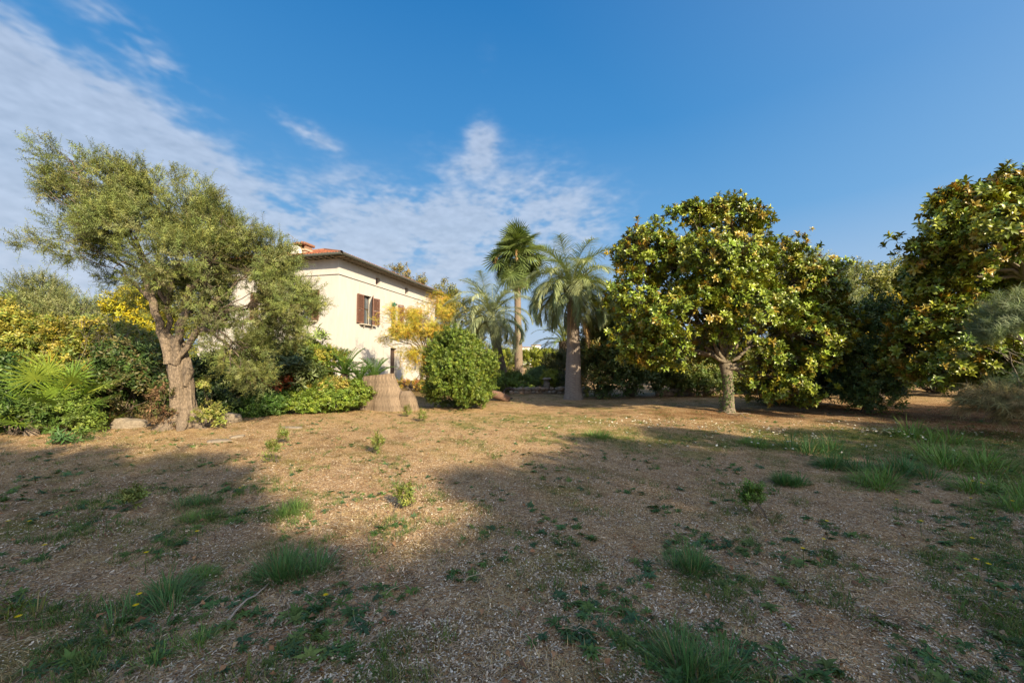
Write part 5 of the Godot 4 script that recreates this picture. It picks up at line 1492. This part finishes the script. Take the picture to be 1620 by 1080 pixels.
	# sticks
	var sticks := [["long bare bent stick lying on the mulch in the left foreground", Vector3(-1.78, 0.00, -2.54), Vector3(-1.79, 0.00, -3.06), 0.009], ["fallen thin branch in front of the round magnolia's trunk", Vector3(6.71, 0.00, -13.32), Vector3(6.82, 0.00, -11.59), 0.015], ["straight pale branch lying right of the round magnolia's trunk", Vector3(6.77, 0.00, -12.84), Vector3(7.43, 0.00, -12.69), 0.014], ["short curved twig on the mulch in the right foreground", Vector3(2.62, 0.00, -2.97), Vector3(2.81, 0.00, -3.02), 0.005]]
	for q in sticks:
		var from: Vector3 = q[1]
		s = Shape.new()
		s.tube(wiggle(Vector3(0, 0.02, 0), q[2] - from + Vector3(0, 0.025, 0), 8, 0.03, 0.03), taper(8, q[3], q[3] * 0.5), 6, 0.1)
		single("fallen_stick", s.mesh(), M.pale_stick, q[0], "stick", from)

func tufts() -> void:
	var dark := [tuft(1000, 0.42, 0.29, 1.3, Color(0.10, 0.21, 0.075), 0.0075), tuft(900, 0.38, 0.26, 0.7, Color(0.11, 0.225, 0.08), 0.007), tuft(900, 0.42, 0.25, 1.3, Color(0.155, 0.275, 0.07), 0.007)]
	var pale := [tuft(160, 0.2, 0.22, 0.9, Color(0.14, 0.19, 0.035), 0.006)]
	var spots := [[Vector3(-2.40, 0.00, -2.80), 0, 0.95, "widest dark green grass tuft in the left foreground"], [Vector3(-1.76, 0.00, -3.23), 1, 1.1, "dark upright grass tuft above the bent stick"], [Vector3(1.43, 0.00, -3.31), 1, 0.85, "dark grass tuft on the pale mulch right of centre"], [Vector3(0.95, 0.00, -2.24), 1, 1.0, "tallest dark grass tuft at the bottom edge"], [Vector3(-3.66, 0.00, -4.73), 0, 0.75, "flat dark grass tuft in the shade below the olive"], [Vector3(-3.28, 0.00, -4.27), 2, 0.62, "smaller faded grass tuft just in front of the flat dark one"], [Vector3(-2.38, 0.00, -4.57), 2, 0.75, "dark leafy tuft at the edge of the olive side shadow"], [Vector3(-1.92, 0.00, -2.39), 2, 0.62, "loose green grass tuft at the bottom left"], [Vector3(-2.38, 0.00, -3.26), 2, 0.45, "small grass tuft between the two dark foreground tufts"], [Vector3(5.66, 0.00, -7.64), 0, 1.7, "long dark grass clump in front of the dark shrub"], [Vector3(5.22, 0.00, -6.46), 0, 1.35, "dark grass clump left of the daisies patch"], [Vector3(4.92, 0.00, -5.71), 2, 1.3, "lighter grass clump in front of the daisies patch"], [Vector3(5.82, 0.00, -6.10), 0, 1.5, "dark mounded grass clump right of the daisies patch"], [Vector3(8.66, 0.00, -8.69), 2, 2.3, "tall fresh green grass clump behind the daisies patch"], [Vector3(7.16, 0.00, -6.20), 2, 2.2, "broad soft grass clump near the right edge"], [Vector3(7.21, 0.00, -6.78), 2, 1.9, "middle soft grass clump on the right of the lawn"], [Vector3(6.19, 0.00, -5.30), 2, 1.4, "low green grass clump at the right edge"], [Vector3(3.76, 0.00, -5.65), 1, 0.9, "small dark tuft on the dry ground left of the lighter clump"], [Vector3(1.99, 0.00, -9.05), 2, 1.1, "small dark tuft in the shade below the grey palm"], [Vector3(5.73, 0.00, -4.79), 2, 1.0, "nearest low green clump at the right edge"], [Vector3(4.92, 0.00, -8.16), 2, 1.1, "dark grass patch below the round magnolia's trunk"]]
	for q in spots:
		var mesh: Mesh = dark[q[1]]
		var o := single("grass_tuft", mesh, M.grass, q[3], "grass tuft", q[0], R(0, TAU), "grass tufts on the lawn")
		o.scale = Vector3.ONE * q[2]
	var lights := [[Vector3(-3.21, 0.00, -2.71), 1.3, "pale lime grass tuft at the left edge"], [Vector3(-4.22, 0.00, -4.57), 0.0, "bushy lime weed in the shade below the olive"], [Vector3(-3.92, 0.00, -6.70), 0.0, "bright lime weed on the sunlit lawn near the shadow edge"], [Vector3(-4.61, 0.00, -8.23), 0.0, "upright lime weed nearer the low shrubs"], [Vector3(-2.44, 0.00, -7.43), 0.0, "lone lime weed on the sunlit lawn in front of the stump"], [Vector3(-1.22, 0.00, -4.67), 0.0, "small lime weed near the tip of the sunlit strip"], [Vector3(-3.17, 0.00, -12.25), 0.0, "lime weed at the stump's front foot"], [Vector3(-2.50, 0.00, -11.34), 0.0, "taller lime weed right of the stump's front foot"], [Vector3(2.63, 0.00, -4.49), 0.0, "little round green bush alone on the right lawn"]]
	for q in lights:
		var at: Vector3 = q[0]
		if q[1] > 0.0:
			var o := single("grass_tuft", pale[0], M.grass, q[2], "grass tuft", at, 0.0, "grass tufts on the lawn")
			o.scale = Vector3.ONE * q[1]
			continue
		var near := 0.07 if at.z > -6.5 else 0.1
		if at.x > 1.0:
			near = 0.1
		var green: Array = [Color(0.08, 0.15, 0.02), Color(0.10, 0.17, 0.025)] if at.x > 1.0 else [Color(0.13, 0.165, 0.03), Color(0.10, 0.14, 0.03), Color(0.16, 0.17, 0.04)]
		bush("lawn_weed", q[2], "weed", at, [[at + Vector3(0, near * 1.2, 0), Vector3(near * 0.9, near * 1.7, near * 0.9)]], M.tiny_sprigs, M.leaf, 34 if at.x < 1.0 else 60, 2, 0.03, green, {"low": 0.01, "gap": -1.0, "up": 1.0, "inner": 0.3}, 0.006).set_meta("group", "weeds sprouting from the lawn")
	bush("leafy_weed", "flat dark leafy plant in front of the left bed", "plant", Vector3(-8.20, 0.00, -7.64), [[Vector3(-8.95, 0.04, -8.30), Vector3(0.44, 0.10, 0.27)], [Vector3(-8.99, -0.02, -8.20), Vector3(0.23, 0.08, 0.15)]], M.long_sprigs, M.leaf, 40, 3, 0.12, [Color(0.05, 0.10, 0.03), Color(0.09, 0.14, 0.03)], {"low": 0.02, "gap": -1.0, "size": 0.5}, 0.008)
	# yellow flowers
	var f := Shape.new()
	f.col = Color(0.09, 0.14, 0.04)
	f.tube(PackedVector3Array([Vector3(0, -0.02, 0), Vector3(0.01, 0.08, 0), Vector3(0.0, 0.15, 0)]), PackedFloat32Array([0.003, 0.002, 0.002]), 4)
	f.col = Color(0.70, 0.50, 0.01)
	for j in 12:
		var a := TAU * j / 12
		f.leaf(Vector3(0, 0.15, 0), Vector3(cos(a), 0.4, sin(a)).normalized(), Vector3.UP, 0.02, 0.01, 0.1, 0.05)
	var fm := f.mesh()
	for p in [Vector3(-3.24, 0.00, -4.89), Vector3(-3.26, 0.00, -4.98), Vector3(-4.75, 0.00, -3.89), Vector3(-4.55, 0.00, -3.89), Vector3(-3.83, 0.00, -3.39), Vector3(-2.79, 0.00, -3.66), Vector3(-2.88, 0.00, -3.26), Vector3(-2.41, 0.00, -2.69), Vector3(-2.32, 0.00, -2.57), Vector3(-2.91, 0.00, -2.46), Vector3(-1.20, 0.00, -2.68), Vector3(2.64, 0.00, -3.50), Vector3(2.97, 0.00, -3.89), Vector3(2.34, 0.00, -3.33), Vector3(5.80, 0.00, -5.17), Vector3(5.80, 0.00, -5.05), Vector3(4.20, 0.00, -4.49), Vector3(5.05, 0.00, -4.53), Vector3(5.83, 0.00, -5.10), Vector3(5.40, 0.00, -4.44), Vector3(3.53, 0.00, -3.15), Vector3(3.54, 0.00, -3.08), Vector3(3.86, 0.00, -3.89), Vector3(0.98, 0.00, -5.30), Vector3(3.92, 0.00, -3.52)]:
		single("yellow_flower", fm, M.petal, "small yellow flower on a thin stem in the mown grass", "flower", p, R(0, TAU), "yellow flowers in the lawn")

func far_away() -> void:
	# distant slope with white houses seen between the palms
	var s := Shape.new()
	var n := 40
	for j in 9:
		for k in n + 1:
			var x := lerpf(-500, 500, float(k) / n)
			var t := j / 8.0
			s.col = Color(0.10, 0.12, 0.05).lerp(Color(0.16, 0.16, 0.08), 0.5 + 0.5 * noise3.get_noise_2d(x, t * 90.0))
			s.vert(Vector3(x, -0.5 + 14.0 * smoothstep(0.0, 1.0, t) + 3.0 * noise3.get_noise_2d(x * 0.8, t * 40.0) * t, -190.0 - 180.0 * t))
	for j in 8:
		for k in n:
			var a := j * (n + 1) + k
			s.quad(a, a + n + 1, a + n + 2, a + 1)
	var hills := part("hills", s.mesh(), M.grass, self)
	tag(hills, "low green hills on the horizon between the palms", "hill")
	hills.set_meta("kind", "structure")
	var spots := [[Vector3(8.06, 7.02, -215.00), 5.5, "white far house left of the gap between the palms"], [Vector3(13.66, 8.83, -230.00), 5.0, "white far house on the hill seen in the gap between the palms"], [Vector3(17.87, 5.77, -220.00), 4.0, "lowest white far house right of the gap between the palms"]]
	for q in spots:
		var at: Vector3 = q[0]
		var o := thing("far_house", q[2], "house", Vector3(at.x, 0, at.z))
		var h := at.y + 2.0
		s = Shape.new()
		s.box(Vector3(0, h * 0.5, 0), Vector3(q[1], h, 5))
		part("wall", s.mesh(), M.white, o)
		s = Shape.new()
		s.box(Vector3(0, h + 0.2, 0), Vector3(q[1] + 0.5, 0.4, 5.5))
		part("roof", s.mesh(), M.brick, o)
		for k in 3:
			s = Shape.new()
			s.box(Vector3((k - 1) * q[1] * 0.3, h - 1.6, 2.51), Vector3(0.7, 1.1, 0.06))
			part("window", s.mesh(), M.dark_wood, o)
	# the wood beyond the garden reads as one mass
	var lobes := []
	for k in 18:
		var at := Vector3(-100.0 + k * 12.0, 0, -95.0 - 25.0 * fmod(k * 0.618, 1.0))
		var tall := R(2.4, 3.8)
		lobes.append([at + Vector3.UP * tall * 0.5, Vector3(7.5, tall * 0.55, 4)])
	var wood := Node3D.new()
	wood.name = "far_wood"
	add_child(wood)
	foliage(wood, "foliage", M.broad_sprigs, M.leaf, lobes, 1500, 7, 1.4, [Color(0.10, 0.14, 0.04), Color(0.13, 0.15, 0.05)], {"size": 5.0, "low": 0.3})
	tag(wood, "distant mass of green trees beyond the garden", "wood")
	wood.set_meta("kind", "stuff")

# trees behind the viewer, whose shade lies over the lawn
func shade_trees() -> void:
	var up := Vector3(1.049, 1.0, 1.563)
	# [spot where the crown's shade falls, height of the crown, radius]
	var rows := [
		["spreading pine behind the viewer on the left", [[-10.5, -4.6, 7.5, 2.4], [-7.0, -4.6, 7.8, 2.3], [-4.4, -4.2, 8.4, 1.7], [-8.5, -2.2, 7.5, 2.4], [-5.0, -2.4, 8.0, 2.1], [-12.5, -3.0, 7.0, 2.6]]],
		["spreading pine behind the viewer in the middle", [[-2.6, -1.4, 8.0, 1.8], [-0.4, -0.7, 7.6, 1.9], [-3.0, 0.5, 8.0, 2.2], [1.5, -1.8, 8.0, 1.9], [0.6, -4.9, 8.4, 0.9]]],
		["spreading pine behind the viewer on the right", [[2.6, -5.2, 7.8, 1.5], [5.0, -4.8, 8.2, 2.3], [4.2, -2.2, 8.0, 2.2], [8.0, -4.2, 7.6, 2.4], [7.6, -1.2, 8.0, 2.4], [2.5, -7.6, 8.2, 0.8], [4.4, -8.6, 8.6, 0.8]]],
		["tall pine behind the viewer on the far right", [[8.2, -7.0, 8.4, 1.6], [11.5, -6.2, 8.0, 2.6], [11.0, -3.0, 8.0, 2.6], [14.5, -8.0, 8.6, 2.6], [12.5, -10.5, 9.2, 1.8], [16.0, -5.0, 8.6, 2.6], [15.5, -12.5, 9.5, 2.0]]]]
	for q in rows:
		var lobes := []
		var mid := Vector3.ZERO
		for e in q[1]:
			var c: Vector3 = Vector3(e[0], 0, e[1]) + up * e[2] * 1.4
			lobes.append([c, Vector3(e[3], e[3] * 0.55, e[3])])
			mid += c
		mid /= lobes.size()
		mid.y = 0.0
		var o := thing("shade_tree", q[0], "tree", mid)
		var made := foliage(o, "foliage", M.broad_sprigs, M.leaf, lobes, 260 * lobes.size(), 8, 0.3, [Color(0.06, 0.09, 0.02), Color(0.08, 0.1, 0.03)], {"inner": 0.2, "size": 1.6, "gap": -0.27, "rough": 0.4})
		var s := Shape.new()
		s.tube(wiggle(Vector3(0, -0.1, 0), Vector3(0, 9.0, 0), 6, 0.015, 0.0), taper(6, 0.3, 0.18), 10, 0.1)
		part("trunk", s.mesh(), M.bark, o)
		limbs(o, [mid + Vector3(0, 8.6, 0)], lobes, 0.11, M.bark, made, 0.1, 0.02)

# ---------------------------------------------------------------- all

func _ready() -> void:
	rng.seed = 20240917
	noise3.seed = 77
	noise3.frequency = 0.01
	noise3.fractal_octaves = 3
	var cam := Camera3D.new()
	cam.name = "camera"
	add_child(cam)
	cam.position = Vector3(0, 1.65, 0)
	cam.rotation.x = atan(32.0 / 640.0)
	cam.fov = rad_to_deg(2.0 * atan(540.0 / 640.0))
	cam.near = 0.05
	cam.far = 2000.0
	cam.current = true
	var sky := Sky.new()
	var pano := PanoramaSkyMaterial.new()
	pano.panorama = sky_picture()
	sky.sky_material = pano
	var env := Environment.new()
	env.background_mode = Environment.BG_SKY
	env.sky = sky
	env.tonemap_mode = Environment.TONE_MAPPER_LINEAR
	env.tonemap_exposure = 2.45
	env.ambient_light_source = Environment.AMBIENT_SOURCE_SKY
	env.sdfgi_enabled = true
	env.ssao_enabled = true
	env.ssil_enabled = true
	var we := WorldEnvironment.new()
	we.name = "surroundings"
	we.environment = env
	add_child(we)
	var sun := DirectionalLight3D.new()
	sun.name = "sun"
	sun.light_energy = 1.46
	sun.light_color = Color(1.0, 0.92, 0.77)
	sun.light_angular_distance = 0.5
	sun.shadow_enabled = true
	add_child(sun)
	sun.look_at_from_position(Vector3(0.492, 0.469, 0.733) * 50.0, Vector3.ZERO)
	materials()
	build_ground()
	far_away()
	house()
	trees()
	palms()
	beds()
	shade_trees()
	things()
	tufts()
	build_cover()

func materials() -> void:
	M.bark = rugged(lin(0.06, 0.045, 0.032), lin(0.17, 0.13, 0.10), Vector3(2, 0.7, 2), 1)
	M.dark_bark = rugged(lin(0.02, 0.015, 0.012), lin(0.07, 0.05, 0.04), Vector3(2, 1, 2), 2)
	M.olive_bark = rugged(lin(0.085, 0.064, 0.047), lin(0.44, 0.345, 0.26), Vector3(3.5, 0.7, 3.5), 3, 5.0, 0.95, 0.022)
	M.limb_bark = rugged(lin(0.05, 0.04, 0.03), lin(0.17, 0.13, 0.10), Vector3(3, 1, 3), 31)
	M.fork_bark = rugged(lin(0.06, 0.046, 0.035), lin(0.26, 0.205, 0.155), Vector3(3.0, 0.6, 3.0), 33, 2.5)
	M.grey_bark = rugged(lin(0.13, 0.11, 0.09), lin(0.3, 0.26, 0.21), Vector3(3, 1, 3), 4)
	M.magnolia_bark = rugged(lin(0.08, 0.065, 0.045), lin(0.24, 0.20, 0.15), Vector3(2, 1.5, 2), 5)
	M.palm_bark = rugged(lin(0.14, 0.11, 0.095), lin(0.38, 0.325, 0.28), Vector3(1.2, 4.5, 1.2), 6, 2.0)
	M.palm_bark_dark = rugged(lin(0.05, 0.038, 0.03), lin(0.2, 0.15, 0.11), Vector3(2, 3, 2), 7, 2.0)
	M.palm_bark_tan = rugged(lin(0.12, 0.09, 0.065), lin(0.27, 0.21, 0.155), Vector3(1, 4, 1), 8, 2.0)
	M.fibre = rugged(lin(0.07, 0.05, 0.034), lin(0.50, 0.375, 0.265), Vector3(9.0, 0.5, 9.0), 9, 3.0)
	M.red_wood = rugged(lin(0.08, 0.045, 0.03), lin(0.2, 0.12, 0.085), Vector3(2, 2, 2), 10)
	M.pale_stick = rugged(lin(0.25, 0.2, 0.15), lin(0.45, 0.38, 0.3), Vector3(4, 4, 4), 12)
	M.rock = rugged(lin(0.12, 0.095, 0.07), lin(0.30, 0.255, 0.20), Vector3(1.5, 1.5, 1.5), 13, 2.0)
	M.rock_dark = rugged(lin(0.12, 0.10, 0.08), lin(0.34, 0.29, 0.23), Vector3(1.5, 1.5, 1.5), 14, 2.0)
	M.rock_red = rugged(lin(0.17, 0.11, 0.07), lin(0.34, 0.25, 0.18), Vector3(1.5, 1.5, 1.5), 15, 2.0)
	M.plaster = rugged(lin(0.415, 0.395, 0.375), lin(0.47, 0.45, 0.43), Vector3(0.22, 0.06, 0.22), 16, 0.0, 0.9, 0.02)
	M.plaster_grey = plain(lin(0.35, 0.32, 0.27), 0.9)
	M.plaster_pink = rugged(lin(0.34, 0.25, 0.18), lin(0.46, 0.35, 0.26), Vector3(0.7, 0.7, 0.7), 17, 0.5)
	M.brick = rugged(lin(0.18, 0.10, 0.06), lin(0.28, 0.17, 0.11), Vector3(1, 1, 1), 18, 0.5)
	M.ridge = rugged(lin(0.16, 0.075, 0.045), lin(0.26, 0.135, 0.085), Vector3(1, 1, 1), 19, 0.5)
	M.tile = plain(Color.WHITE, 0.85)
	M.tile.vertex_color_use_as_albedo = true
	M.soffit = plain(lin(0.10, 0.085, 0.065), 0.9)
	M.pale_wood = plain(lin(0.35, 0.31, 0.26), 0.8)
	M.zinc = plain(lin(0.085, 0.09, 0.075), 0.5, 0.2)
	M.brown = plain(lin(0.16, 0.07, 0.045), 0.7)
	M.shutter = rugged(lin(0.10, 0.045, 0.03), lin(0.20, 0.10, 0.07), Vector3(1.5, 0.6, 1.5), 20, 0.3, 0.7)
	M.shutter_pale = rugged(lin(0.24, 0.14, 0.06), lin(0.34, 0.22, 0.10), Vector3(1.5, 0.6, 1.5), 21, 0.3, 0.7)
	M.green_paint = plain(lin(0.02, 0.16, 0.10), 0.6)
	M.dark_wood = plain(lin(0.05, 0.03, 0.022), 0.7)
	M.stone_grey = plain(lin(0.4, 0.36, 0.3), 0.85)
	M.white = plain(lin(0.8, 0.8, 0.78), 0.5)
	M.glass = plain(Color(0.5, 0.55, 0.6, 0.25), 0.05)
	M.glass.transparency = BaseMaterial3D.TRANSPARENCY_ALPHA
	M.leaf = leafy(0.5, 0.27)
	M.leaf_gloss = leafy(0.34, 0.22, 0.55)
	M.leaf_olive = leafy(0.6, 0.3, 0.4)
	M.leaf_palm = leafy(0.5, 0.25)
	M.grass = leafy(0.6, 0.3, 0.3)
	M.dry = leafy(0.9, 0.0, 0.2)
	M.petal = leafy(0.7, 0.25, 0.3)
	M.tan_dry = plain(lin(0.42, 0.26, 0.11), 0.9)
	M.olive_sprigs = [sprig_leaves(18, 0.26, 0.062, 0.013, 1.0), sprig_leaves(16, 0.3, 0.058, 0.012, 0.8), sprig_leaves(20, 0.22, 0.06, 0.014, 1.2)]
	M.rosettes = [rosette(9, 0.19, 0.075), rosette(8, 0.2, 0.08), rosette(10, 0.18, 0.07)]
	M.broad_sprigs = [sprig_leaves(9, 0.2, 0.105, 0.055, 1.1), sprig_leaves(8, 0.24, 0.12, 0.05, 0.9)]
	M.round_sprigs = [sprig_leaves(11, 0.13, 0.07, 0.036, 1.2), sprig_leaves(9, 0.15, 0.075, 0.034, 1.0)]
	M.small_sprigs = [sprig_leaves(16, 0.26, 0.06, 0.022, 0.9), sprig_leaves(14, 0.3, 0.065, 0.02, 1.1)]
	M.tiny_sprigs = [sprig_leaves(10, 0.09, 0.04, 0.014, 0.9)]
	M.long_sprigs = [sprig_leaves(9, 0.2, 0.24, 0.06, 1.4), sprig_leaves(8, 0.22, 0.26, 0.055, 1.2)]
	M.feathers = [feather(30, 0.3, 0.007), feather(26, 0.36, 0.007)]
	M.pinnates = [pinnate(6, 0.36, 0.075), pinnate(5, 0.3, 0.08)]
